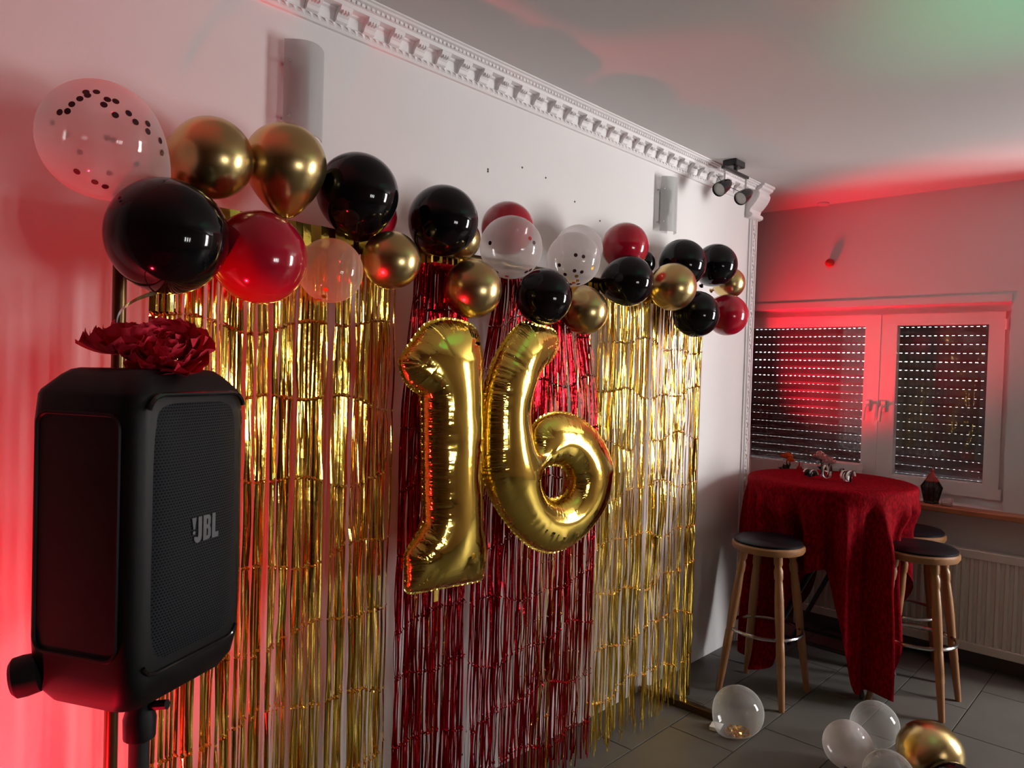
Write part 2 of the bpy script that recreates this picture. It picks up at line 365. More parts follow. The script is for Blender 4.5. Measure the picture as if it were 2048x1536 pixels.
# ------------------------------------------------------------------ windows
def frame_mb(x0, x1, z0, z1, y0, y1, t):
    return MB().box((x0, y0, z0), (x1, y1, z0 + t)).box((x0, y0, z1 - t), (x1, y1, z1)).box((x0, y0, z0 + t), (x0 + t, y1, z1 - t)).box((x1 - t, y0, z0 + t), (x1, y1, z1 - t))
w1 = empty('window_1', (0.3, 4.80, 0.86)); struct(w1)
def wpart(mb, name, mt, par=None, **k):
    o = mb.build(name, mt, **k); o.parent = par or w1; o.matrix_parent_inverse = Matrix.Translation((-0.3, -4.80, -0.86)); return o
wpart(frame_mb(WIN[0], WIN[1], WIN[2], WIN[3], 4.835, 4.89, 0.045), 'window_frame', M['pvc'])
def sash(x0, x1, z0, z1, gx0, gx1, gz0, gz1):
    mb = MB().box((x0, 4.815, z0), (x1, 4.875, gz0)).box((x0, 4.815, gz1), (x1, 4.875, z1)).box((x0, 4.815, gz0), (gx0, 4.875, gz1)).box((gx1, 4.815, gz0), (x1, 4.875, gz1))
    # glazing bead
    e = 0.010
    mb.add([(gx0-e, 4.8145, gz0-e), (gx1+e, 4.8145, gz0-e), (gx1+e, 4.8145, gz1+e), (gx0-e, 4.8145, gz1+e), (gx0, 4.825, gz0), (gx1, 4.825, gz0), (gx1, 4.825, gz1), (gx0, 4.825, gz1)], [(0,1,5,4),(1,2,6,5),(2,3,7,6),(3,0,4,7)])
    wpart(mb, 'sash', M['pvc'])
    wpart(MB().box((gx0, 4.838, gz0), (gx1, 4.842, gz1)), 'pane', M['glass'])
sash(0.500, 1.145, 0.905, 1.952, 0.597, 1.068, 0.983, 1.884)
sash(-0.545, 0.490, 0.905, 1.952, -0.46, 0.415, 0.990, 1.884)
wpart(MB().box((0.484, 4.812, 0.905), (0.506, 4.835, 1.952)), 'mullion', M['pvc'])
for hx, sg in ((0.447, -1), (0.538, 1)):
    h_ = wpart(MB().bbox((hx - 0.014, 4.803, 1.355), (hx + 0.014, 4.815, 1.425), 0.004), 'window_handle', M['pvc'])
    q = MB().tube([(hx, 4.806, 1.395), (hx, 4.778, 1.392), (hx - 0.004, 4.770, 1.380), (hx - 0.010, 4.768, 1.300)], [0.009, 0.008, 0.010, 0.009], 8).build('lever', M['pvc'], smooth=True)
    q.parent = h_
for z in (1.88, 0.935): wpart(MB().tube([(1.152, 4.812, z - 0.03), (1.152, 4.812, z + 0.03)], 0.008, 8), 'hinge', M['pvc'])
# lintel strip above the window
struct(MB().box((-0.60, 4.714, 1.997), (1.187, 4.722, 2.037)).build('trim_4', M['wall_shaded']))
# sill
struct(MB().bbox((-0.60, 4.60, 0.828), (1.60, 4.815, 0.858), 0.004).build('trim_5', M['sillwood']))
# roller shutter with slotted hinge strips
sh = empty('roller_shutter', (0.3, 4.93, 0.88), 'dark grey slatted roller shutter lowered behind the window with glowing slots', 'shutter')
def slat_mesh(slot):
    p = 0.0525; mb = MB()
    mb.prism([(-0.006, slot), (-0.009, slot + 0.015), (-0.006, p), (0.005, p), (0.004, slot)], -0.88, 0.88, 'x')
    x = -0.88; tab = 0.0175 if slot > 0.0011 else 0.0195
    while x < 0.87:
        mb.box((x, -0.003, 0.0), (x + tab, 0.002, slot)); x += 0.031
    me = mb.mesh('slat'); me.materials.append(M['shutter']); return me
sa, sb = slat_mesh(0.0013), slat_mesh(0.0010)
z = 1.878 - 0.88; n = 0
while z > -0.03:
    link('slat', sa if n < 5 else sb, None, sh, (0, 0.0, z)); z -= 0.0525; n += 1
MB().box((-0.88, -0.01, 1.055), (0.88, 0.01, 1.13)).build('box_flap', M['shutter'], sh)

# glazed door and far windows (outside the picture, they let the daylight in)
def glazing(name, axis, u0, u1, z0, z1, t, cross):
    r = empty(name, (0, 0, 0)); struct(r)
    def bar(a, b, c, d):
        return ((a, t - 0.03, c), (b, t + 0.03, d)) if axis == 'x' else ((t - 0.03, a, c), (t + 0.03, b, d))
    f = MB(); e = 0.07 if u1 - u0 > 0.5 else 0.012
    for q in (bar(u0, u1, z0, z0 + e), bar(u0, u1, z1 - e, z1), bar(u0, u0 + e, z0, z1), bar(u1 - e, u1, z0, z1)): f.box(*q)
    for (a, b) in cross: f.box(*bar(u0, u1, b - .025, b + .025)) if a == 'h' else f.box(*bar(b - .03, b + .03, z0, z1))
    f.build('window_frame', M['pvc'], r)
    g = MB(); p, q = bar(u0, u1, z0, z1); c = [list(p), list(q)]; i = 1 if axis == 'x' else 0
    c[0][i] = t - 0.002; c[1][i] = t + 0.002
    g.box(c[0], c[1]).build('pane', M['glass'], r)
glazing('window_2', 'y', DOOR[0], DOOR[1], DOOR[2], DOOR[3], XR + 0.10, [('v', 5.525), ('h', 1.75)])
for i, q in enumerate(RW): glazing('window_%d' % (3 + i), 'y', q[0], q[1], q[2], q[3], XR + 0.08, [])
portal('daylight_portal_main', (XR + 0.21, 5.525, 1.5), (0, 5.525, 1.5), 1.15, 1.9)
for q in RW: portal('daylight_portal_window', (XR + 0.21, (q[0] + q[1]) / 2, 1.2), (0, (q[0] + q[1]) / 2, 1.2), 0.12, 0.5)

# net curtain end in the alcove
mb = MB(); nu = 30
for j in range(13):
    z = 2.02 - j * 0.15
    for i in range(nu):
        u = i / (nu - 1); wd = 0.16 + 0.03 * (j / 12.0)
        mb.v.append((-0.42 + wd * u + 0.02 * (j / 12.0) ** 2, 4.655 + 0.018 * math.sin(u * 26) - 0.01 * math.sin(u * 9 + j * .2), z))
for j in range(12):
    for i in range(nu - 1): mb.f.append((j*nu + i, j*nu + i + 1, (j+1)*nu + i + 1, (j+1)*nu + i))
tag(mb.build('window_curtain', M['curtain'], smooth=True), 'narrow pale curtain hanging behind the carved upright trim', 'curtain')

# ------------------------------------------------------------------ radiator
rd = empty('radiator', (0.95, 4.64, 0.0), 'cream ribbed panel radiator under the wooden sill', 'radiator')
x0, x1, yf = -0.80, 0.80, -0.045
mb = MB(); pts = []
x = x0
while x < x1 - 1e-6:
    pts += [(x, yf), (x + 0.014, yf), (x + 0.019, yf + 0.011), (x + 0.035, yf + 0.011)]; x += 0.040
pts.append((x1, yf))
n = len(pts)
mb.add([(a, b, 0.145) for a, b in pts] + [(a, b, 0.605) for a, b in pts], [(i, i+1, n+i+1, n+i) for i in range(n-1)])
mb.build('front_panel', M['radiator'], rd)
MB().bbox((x0, yf - 0.003, 0.10), (x1, yf + 0.02, 0.148), 0.004).build('bottom_rail', M['radiator'], rd)
MB().bbox((x0, yf - 0.003, 0.602), (x1, yf + 0.02, 0.648), 0.004).build('top_rail', M['radiator'], rd)
MB().box((x0, yf + 0.012, 0.12), (x1, yf + 0.10, 0.64)).build('body', M['radiator'], rd)
MB().tube([(x0 - 0.03, yf + 0.03, 0.0), (x0 - 0.03, yf + 0.03, 0.19), (x0, yf + 0.03, 0.2)], 0.009, 8).build('pipe', M['radiator'], rd, smooth=True)
MB().lathe([(0.016, 0), (0.018, 0.02), (0.016, 0.05), (0, 0.052)], 12).build('valve', M['radiator'], rd, loc=(x0 - 0.03, yf + 0.03, 0.17))

# ------------------------------------------------------------------ backdrop stand
st = empty('backdrop_stand', (0.2, 1.86, 0), 'dark brass tube backdrop stand holding the fringe curtains', 'stand')
for y in (-1.275, 1.285):
    MB().tube([(0, y, 0.02), (0, y, 1.905)], 0.0145, 12).build('post', M['brass'], st, smooth=True)
    MB().bbox((-0.185, y - 0.02 - 0.10 * (y > 0), 0.0), (0.215, y + 0.02 - 0.10 * (y > 0), 0.035), 0.003).build('foot', M['brass'], st)
MB().tube([(0, -1.275, 1.905), (0, 1.285, 1.905)], 0.0145, 12).build('crossbar', M['brass'], st, smooth=True)
pp = MB()
for k in range(4): pp.bbox((-0.022, -0.045, 0.001 + 0.004 * k), (0.022, 0.04 - 0.01 * k, 0.0045 + 0.004 * k), 0.001)
tag(pp.build('folded_napkin', M['paper'], loc=(0.440, 2.985, 0.0), rot=(0, 0, 0.25)), 'small folded white paper against the end of the stand foot', 'paper')

# ------------------------------------------------------------------ fringe curtains
rng = random.Random(5)
def coh(y, k): return 0.34 * math.sin(y * 31 + k * 2.3) + 0.26 * math.sin(y * 67 + k * 5.1 + 1) + 0.2 * math.sin(y * 13 + k)
def wavy(y, k): return 0.020 * math.sin(y * 9 + k * 1.7) + 0.012 * math.sin(y * 23 + k * 2.9)
def strip_mesh(y, x, ztop, zbot, wd, pitch, phase, mess, top_y=None, fan=0.4):
    """One foil ribbon, kinked at the fold rows, twisting more towards the bottom."""
    rows = []; z = ztop; k = 0
    v = []; f = []
    zs = [ztop]
    zk = ztop - phase - wavy(y, 0)
    while zk > zbot + 0.04:
        zs.append(zk); k += 1; zk = ztop - phase - k * pitch - wavy(y, k)
    zs.append(zbot)
    tw = rng.uniform(-.35, .35); dy = 0.0; dxk = 0.0
    sect = []; thin = rng.uniform(0.0, 0.45)
    for i in range(len(zs) - 1):
        a, b = zs[i], zs[i+1]; low = min(1.0, (ztop - a) / 1.7)
        t0 = tw; t1 = 0.45 * t0 + 0.55 * max(-1.3, min(1.3, 1.35 * coh(y, i) + rng.gauss(0, 0.12 + 0.62 * low * mess)))
        n = 4
        dy1 = dy * 0.6 + rng.gauss(0, 0.0010 + 0.0016 * mess * low); bow = rng.gauss(0, 0.004)
        for q in range(n):
            t = q / n
            sect.append((a + (b - a) * t, dy + (dy1 - dy) * t, t0 + (t1 - t0) * t, bow * math.sin(PI * t) + dxk * (1 - t), 1.0 - thin * low * mess * 0.8))
        if i < len(zs) - 2:        # sharp fold: ribbon steps out and back over a few millimetres
            e = rng.uniform(0.003, 0.006); s_ = rng.choice((-1, 1))
            w_ = 1.0 - thin * low * mess * 0.8; sect.append((b + e, dy1, t1, 0.0, w_)); sect.append((b, dy1 + s_ * rng.uniform(0.0, .004), t1 + rng.uniform(-.5, .5), 0.007, 0.9 * w_)); sect.append((b - e, dy1, t1, 0.001, w_))
        tw = t1 + rng.gauss(0, 0.06 + 0.2 * low); dy = dy1; dxk = 0.0
    sect.append((zbot, dy, tw, 0, 1.0 - thin * mess * 0.8))
    for (z, d, t, dx, s_) in sect:
        h = (ztop - z)
        yy = y + d
        if top_y is not None:
            g = min(1.0, h / fan); g = g * g * (3 - 2 * g); yy = top_y + (y - top_y) * (0.74 + 0.26 * g) + d
        c, s = math.cos(t), math.sin(t); hw = wd / 2 * s_
        v += [(x + dx - s * hw, yy - c * hw, z), (x + dx + 0.0008 * 1.0, yy, z), (x + dx + s * hw, yy + c * hw, z)]
    for i in range(len(sect) - 1):
        for q in range(2): f.append((i*3 + q, i*3 + q + 1, i*3 + q + 4, i*3 + q + 3))
    me = bpy.data.meshes.new('strip'); me.from_pydata(v, [], f); me.update()
    return me
def fringe(label, mt, y0, y1, n, x, ztop, zbot, wd, pitch, phase, mess=1.0, top_y=None, fan=0.4, gaps=(), header=True, jit=0.5, name='foil_fringe_curtain'):
    r = empty(name, (x, (y0 + y1) / 2, 0), label, 'curtain')
    off = (-x, -(y0 + y1) / 2, 0)
    step = (y1 - y0) / n
    for i in range(n):
        y = y0 + step * (i + 0.5 + rng.uniform(-jit, jit))
        if any(a < y < b for a, b in gaps): continue
        me = strip_mesh(y, x + rng.uniform(-0.016, 0.016), ztop, zbot + rng.uniform(-.02, .06), wd * rng.uniform(0.75, 1.2), pitch, phase, mess, top_y, fan)
        o = link('strip', me, mt, r); o.location = off
    if header:
        hb = MB()
        if top_y is None:
            k = 28
            for i in range(k + 1):
                y = y0 + (y1 - y0) * i / k; dx = 0.006 * math.sin(i * 1.9) + 0.018
                hb.v += [(dx, y - (y0 + y1) / 2, ztop + 0.012), (dx + 0.004, y - (y0 + y1) / 2, ztop - 0.045)]
            for i in range(k): hb.f.append((i*2, i*2+1, i*2+3, i*2+2))
        else:
            hb.box((-0.02, top_y - 0.05 - (y0 + y1) / 2, ztop - 0.02), (0.02, top_y + 0.05 - (y0 + y1) / 2, ztop + 0.006))
        hb.build('header', mt, r)
    return r
G, RF = M['foil_gold'], M['foil_red']
fringe('gold foil fringe curtain behind the loudspeaker, left end of the backdrop', G, 0.640, 1.338, 112, 0.215, 1.90, 0.03, 0.0086, 0.205, 0.25, 1.0, gaps=((0.915, 0.922), (1.098, 1.120), (1.312, 1.330)))
fringe('red foil fringe curtain behind the number one balloon', RF, 1.345, 1.640, 70, 0.225, 1.86, 0.03, 0.0075, 0.19, 0.12, 1.3, top_y=1.50, fan=0.55)
fringe('sparse gold foil strands hanging behind the red fringe at the number one', G, 1.40, 1.64, 12, 0.195, 1.88, 0.05, 0.008, 0.205, 0.2, 1.0)
fringe('red foil fringe curtain behind the number six balloon', RF, 1.662, 2.338, 118, 0.225, 1.86, 0.03, 0.0075, 0.19, 0.15, 1.3, top_y=1.95, fan=0.5, gaps=())
fringe('gold foil strands mixed into the red fringe under the number six', G, 1.93, 2.31, 24, 0.205, 1.88, 0.02, 0.008, 0.205, 0.2, 1.0)
fringe('gold foil fringe curtain at the right end of the backdrop', G, 2.345, 3.135, 112, 0.215, 1.89, 0.02, 0.0092, 0.205, 0.22, 0.7)
fringe('short silver foil tassel under the right-hand black balloons', M['foil_silver'], 2.78, 2.90, 12, 0.262, 1.80, 1.56, 0.004, 0.3, 0.3, 0.5, name='foil_tassel')

# ------------------------------------------------------------------ latex balloons
def balloon_mesh(Rr, tail=0.34, pw=0.30, n=40):
    prof = []
    for i in range(25):
        th = PI * i / 24 * 0.985 + 0.0
        if th <= PI / 2: prof.append((Rr * math.sin(th), -Rr * math.cos(th)))
        else:
            s = math.sin(th); prof.append((Rr * s ** (1 + pw) if s > 0 else 0, -Rr * math.cos(th) * (1 + tail * min(1.0, (th - PI/2) / 1.2))))
    return MB().lathe(prof, n, capends=False).mesh('balloon', smooth=1.5, weld=True), prof[-1]
def balloon(name, mt, c, Rr, axis, label, group, tail=0.30, pw=0.30):
    me, (er, ez) = balloon_mesh(Rr, tail, pw); o = link(name, me, mt); o.location = c
    o.rotation_euler = align(axis).to_euler(); tag(o, label, 'balloon', group)
    k = MB().lathe([(er, 0), (0.006, 0.004), (0.008, 0.009), (0.005, 0.013), (0.007, 0.018), (0.012, 0.026), (0.0, 0.024)], 10).build('knot', mt, o, smooth=True)
    k.location = (0, 0, ez)
    return o
MATS = {'gold': M['gold_latex'], 'black': M['black_latex'], 'red': M['red_latex'], 'clear': M['clear_latex']}
NM = {'gold': 'chrome_balloon', 'black': 'latex_balloon', 'red': 'latex_balloon', 'clear': 'confetti_balloon'}
BALLOONS = [
 ('clear1','clear',(0.270,0.522,1.996),0.119,(0.01,0.83,-0.55),'frosted confetti balloon at the far left end of the garland'),
 ('goldA','gold',(0.240,0.766,2.021),0.094,(-0.78,-0.54,-0.31),'chrome gold balloon lying on its side right of the left confetti balloon'),
 ('goldB','gold',(0.250,0.949,2.046),0.101,(-0.14,0.12,-0.98),'upright pear-shaped chrome gold balloon above the big red one'),
 ('blackA','black',(0.340,0.631,1.808),0.122,(-0.45,0.84,0.29),'largest glossy black balloon above the flower on the loudspeaker'),
 ('redA','red',(0.320,0.850,1.794),0.109,(-0.58,0.75,0.33),'large bright red balloon at the left of the garland'),
 ('clear6','clear',(0.300,1.055,1.789),0.083,(-0.63,0.68,-0.37),'amber-tinged clear balloon right of the large red one'),
 ('blackB','black',(0.260,1.160,2.011),0.110,(-0.46,0.45,-0.77),'glossy black balloon right of the upright gold one, top row'),
 ('redBack','red',(0.190,1.249,1.975),0.080,(-0.64,0.69,-0.34),'red balloon mostly hidden behind a black balloon, only its edge showing'),
 ('goldC','gold',(0.330,1.225,1.835),0.079,(-0.59,0.76,0.28),'small chrome gold balloon between the amber clear one and a black one'),
 ('blackC','black',(0.290,1.441,1.983),0.104,(-0.85,0.20,-0.48),'glossy black balloon leaning left above the number one'),
 ('goldBack','gold',(0.200,1.589,1.960),0.069,(-0.66,0.69,0.30),'chrome gold balloon peeking out behind the black one above the number one'),
 ('redB','red',(0.200,1.811,2.029),0.091,(-0.61,0.67,-0.42),'dark red balloon half hidden behind the rosy frosted balloon'),
 ('clearC','clear',(0.330,1.694,1.936),0.100,(-0.80,0.56,-0.23),'rosy frosted confetti balloon in front of a red balloon, mid garland'),
 ('goldD','gold',(0.330,1.531,1.788),0.089,(-0.72,0.45,0.53),'chrome gold balloon touching the top of the number one'),
 ('blackD','black',(0.350,1.838,1.792),0.094,(-0.76,0.50,0.43),'glossy black balloon touching the top of the number six'),
 ('goldE','gold',(0.280,2.149,1.772),0.087,(-0.45,0.29,0.84),'pear-shaped chrome gold balloon hanging right of the number six top'),
 ('clearD','clear',(0.330,2.012,1.939),0.094,(-0.72,0.50,-0.47),'white frosted balloon with gold confetti dots, front one of the pair'),
 ('clearE','clear',(0.210,2.190,2.010),0.092,(-0.61,0.67,-0.42),'white frosted balloon behind the gold-dotted one'),
 ('redC','red',(0.240,2.451,2.055),0.095,(-0.62,0.54,-0.57),'dark red balloon above an egg-shaped black balloon, right half'),
 ('blackE','black',(0.330,2.349,1.901),0.098,(-0.96,-0.22,-0.19),'egg-shaped glossy black balloon lying sideways under the dark red one'),
 ('blackE2','black',(0.180,2.665,2.020),0.058,(-0.91,0.19,-0.36),'small black balloon barely showing behind the dark red one'),
 ('blackF','black',(0.270,2.845,2.034),0.106,(-0.71,0.63,-0.32),'glossy black balloon above and behind the right-hand gold one'),
 ('goldF','gold',(0.340,2.657,1.909),0.098,(-0.82,0.57,0.07),'round chrome gold balloon near the right end, framed by black balloons'),
 ('blackG','black',(0.240,3.208,2.075),0.100,(-0.71,0.41,-0.57),'glossy black balloon highest at the right end of the garland'),
 ('goldG','gold',(0.220,3.390,2.010),0.076,(-0.94,0.25,-0.24),'small chrome gold balloon peeking out at the right end of the garland'),
 ('blackH','black',(0.330,2.875,1.814),0.101,(-0.76,0.50,0.43),'glossy black balloon lowest at the right end of the garland'),
 ('redD','red',(0.290,3.239,1.838),0.098,(-0.93,0.10,0.37),'red balloon at the lower right end of the garland'),
]
CONF = {'clear1': [(0.58,-0.80,0.14),(0.68,-0.72,0.16),(0.69,-0.66,0.28),(0.73,-0.56,0.39),(0.71,-0.47,0.53),(0.76,-0.46,0.47),(0.76,-0.33,0.56),(0.87,-0.20,0.45),(0.89,-0.08,0.45),(0.90,-0.26,0.34),(0.97,-0.11,0.20),(0.95,0.10,0.29),(0.96,0.20,0.17),(0.88,0.42,0.23),(0.91,0.41,0.10),(0.76,0.65,0.08),(0.74,0.67,-0.09),(0.65,0.31,-0.69),(0.55,0.35,-0.76),(0.47,-0.51,-0.72),(0.49,-0.26,-0.83),(0.48,-0.12,-0.87),(-0.88,0.36,0.31),(-0.85,0.45,0.29),(-1.00,-0.05,-0.03),(-0.69,0.73,-0.04),(-0.88,0.36,-0.31),(-0.77,-0.55,0.32),(-0.93,-0.28,0.21)],
 'clear6': [(0.55,-0.51,-0.66),(0.32,-0.42,-0.85),(-0.26,-0.39,-0.90),(0.01,-0.38,-0.92)],
 'clearC': [(0.06,-1.00,-0.01),(0.97,-0.19,0.16),(1.00,-0.03,0.05),(0.59,0.10,-0.80),(0.64,0.24,-0.73),(0.13,-0.29,-0.95),(-0.06,-0.55,-0.83),(0.60,0.58,-0.63)],
 'clearD': [(0.11,-0.94,-0.33),(0.22,-0.73,-0.65),(0.68,-0.73,0.01),(0.86,-0.51,-0.03),(0.92,-0.04,-0.39),(0.54,-0.46,-0.70),(0.46,-0.29,-0.84),(0.29,-0.31,-0.90),(0.57,-0.63,-0.53),(0.73,-0.41,-0.56),(0.14,-0.31,-0.94),(0.35,-0.11,-0.93)],
 'clearE': [(0.7,0.55,0.35),(0.75,0.6,0.05),(0.5,0.8,-0.2)]}
disc = {}
def confetti(o, dirs, Rr, rad, mts):
    Mi = o.rotation_euler.to_matrix().inverted()
    for i, d in enumerate(dirs):
        d = (Mi @ Vector(d)).normalized()
        # stay inside the tapered film
        c = -d.z if d.z < 0 else 0
        p = d * (Rr * 1.002)
        if d.z > 0: p = Vector((d.x * 1.01 * Rr * (math.sqrt(d.x**2 + d.y**2) + 1e-6) ** 0.30, d.y * 1.01 * Rr * (math.sqrt(d.x**2 + d.y**2) + 1e-6) ** 0.30, d.z * Rr * (1 + 0.30 * min(1, math.asin(min(1, d.z)) / 1.2)) * 1.004))
        mt = mts[i % len(mts)]; key = (mt.name, rad)
        if key not in disc:
            disc[key] = MB().lathe([(0, 0), (rad, 0), (rad, 0.0004), (0, 0.0004)], 12).mesh('confetti'); disc[key].materials.append(mt)
        q = link('confetti', disc[key], None, o, p); q.rotation_euler = align(d).to_euler()
for (n, k, c, Rr, ax, lab) in BALLOONS:
    mt = MATS[k]
    if n == 'clear6': mt = M['clear_amber']
    o = balloon(NM[k], mt, c, Rr, ax, lab, 'balloon garland along the backdrop', {'goldA': 1.0, 'goldB': 0.32, 'blackE': 0.22}.get(n, 0.28), 0.6 if n == 'goldA' else 0.30)
    if n in CONF:
        dk, gd, rd_ = M['confetti_dark'], M['confetti_gold'], M['confetti_red']
        confetti(o, CONF[n], Rr, 0.0066, {'clear1': [dk], 'clear6': [gd, gd, rd_, rd_], 'clearC': [dk, rd_, dk, dk], 'clearD': [dk, dk, dk, dk, gd, gd, gd, gd], 'clearE': [dk]}[n])
FLOORB = [
 ('c1','clear',(0.542,2.974,0.108),0.108,(-0.36,-0.36,-0.60),'clear balloon with a heap of gold flakes inside, on the floor by the stand foot'),
 ('c2','clear',(0.990,3.318,0.096),0.096,(-0.32,-0.53,-0.10),'clear balloon on the floor behind the other loose balloons, nearest the red cloth'),
 ('c3','clear',(0.966,3.059,0.093),0.093,(0.54,0.49,-0.20),'pinkish frosted balloon on the floor, leftmost of the loose cluster'),
 ('c4','clear',(1.153,2.937,0.090),0.090,(0.4,-0.6,0.1),'clear balloon on the floor cut by the bottom edge'),
 ('g','gold',(1.232,3.170,0.120),0.120,(-0.18,-0.73,-0.15),'chrome gold balloon on the floor'),
 ('k','black',(1.345,3.020,0.090),0.090,(0.67,-0.02,-0.2),'black balloon on the floor at the bottom edge'),
]
for (n, k, c, Rr, ax, lab) in FLOORB:
    mt = {'c1': M['clear_thin'], 'c2': M['clear_thin'], 'c3': M['clear_latex'], 'c4': M['clear_thin']}.get(n, MATS[k])
    o = balloon(NM[k], mt, c, Rr, ax, lab, 'loose balloons on the floor', 0.16)
    if n == 'c1':
        r2 = random.Random(3); Mi = o.rotation_euler.to_matrix().inverted(); mb = MB()
        for i in range(150):
            a = r2.uniform(0, 6.28); q = r2.uniform(0, 1) ** 0.6 * 0.055
            p = Vector((q * math.cos(a), q * math.sin(a), -math.sqrt(max(0, (Rr*0.95)**2 - q*q)) + r2.uniform(0, 0.028) * (1 - q / 0.06)))
            s = r2.uniform(0.004, 0.008); T = Matrix.Translation(Mi @ p) @ align((r2.gauss(0, 1), r2.gauss(0, 1), r2.gauss(0, 1))) 
            mb.add([T @ Vector((-s, -s, 0)), T @ Vector((s, -s * .6, 0)), T @ Vector((s * .7, s, 0.001)), T @ Vector((-s * .8, s * .7, 0))], [(0, 1, 2, 3)])
        q = mb.build('gold_flakes', M['confetti_gold'], o); q['kind'] = 'stuff'
    if n == 'c3': confetti(o, [(0.9,0.1,-.35),(0.7,-.3,-.62),(0.2,-.75,-.6),(0.3,-.6,-.72)], Rr, 0.0066, [M['confetti_dark']])
    if n == 'c2': confetti(o, [(0.2,-.5,-.83),(0.4,-.3,-.86),(0.0,-.4,-.9),(-.2,-.5,-.8)], Rr, 0.0066, [M['confetti_gold'], M['confetti_red']])

# ------------------------------------------------------------------ foil number balloons
ONE = [(1.362,1.672),(1.434,1.690),(1.527,1.681),(1.557,1.654),(1.565,1.616),(1.570,1.552),(1.576,1.434),(1.583,1.256),(1.588,1.077),(1.605,1.027),(1.620,0.958),(1.619,0.922),(1.607,0.892),(1.527,0.894),(1.427,0.900),(1.321,0.909),(1.310,0.950),(1.305,1.011),(1.313,1.031),(1.336,1.055),(1.363,1.090),(1.371,1.111),(1.364,1.217),(1.358,1.328),(1.351,1.454),(1.344,1.473),(1.319,1.484),(1.293,1.503),(1.275,1.529),(1.266,1.561),(1.276,1.580),(1.296,1.605),(1.324,1.639)]
SIX = [(1.768,1.703),(1.825,1.697),(1.894,1.692),(1.933,1.678),(1.943,1.639),(1.934,1.606),(1.890,1.572),(1.842,1.539),(1.815,1.500),(1.798,1.462),(1.792,1.418),(1.797,1.367),(1.817,1.290),(1.824,1.341),(1.845,1.375),(1.888,1.395),(1.959,1.405),(2.045,1.392),(2.137,1.355),(2.208,1.296),(2.258,1.214),(2.267,1.148),(2.253,1.084),(2.208,1.024),(2.132,0.971),(2.055,0.933),(1.983,0.922),(1.921,0.927),(1.852,0.952),(1.785,0.994),(1.718,1.054),(1.663,1.116),(1.626,1.175),(1.603,1.237),(1.595,1.315),(1.596,1.404),(1.605,1.481),(1.628,1.553),(1.668,1.621),(1.719,1.672)]
HOLE = [(1.846,1.193),(1.877,1.215),(1.927,1.227),(1.979,1.220),(2.017,1.194),(2.032,1.155),(2.016,1.119),(1.979,1.106),(1.933,1.106),(1.891,1.129),(1.862,1.161)]
def resample(P, h):
    P = [np.array(p) for p in P]; out = []
    seg = [np.linalg.norm(P[(i+1) % len(P)] - P[i]) for i in range(len(P))]; Lt = sum(seg); n = max(8, int(round(Lt / h)))
    i = 0; acc = 0.0
    for k in range(n):
        s = Lt * k / n
        while acc + seg[i] < s: acc += seg[i]; i += 1
        out.append(P[i] + (P[(i+1) % len(P)] - P[i]) * ((s - acc) / seg[i]))
    return np.array(out), Lt
def inside(pts, poly):
    x, y = pts[:, 0], pts[:, 1]; r = np.zeros(len(pts), bool); n = len(poly)
    for i in range(n):
        x0, y0 = poly[i]; x1, y1 = poly[(i+1) % n]
        if y0 == y1: continue
        c = ((y0 > y) != (y1 > y)) & (x < (x1 - x0) * (y - y0) / (y1 - y0) + x0); r ^= c
    return r
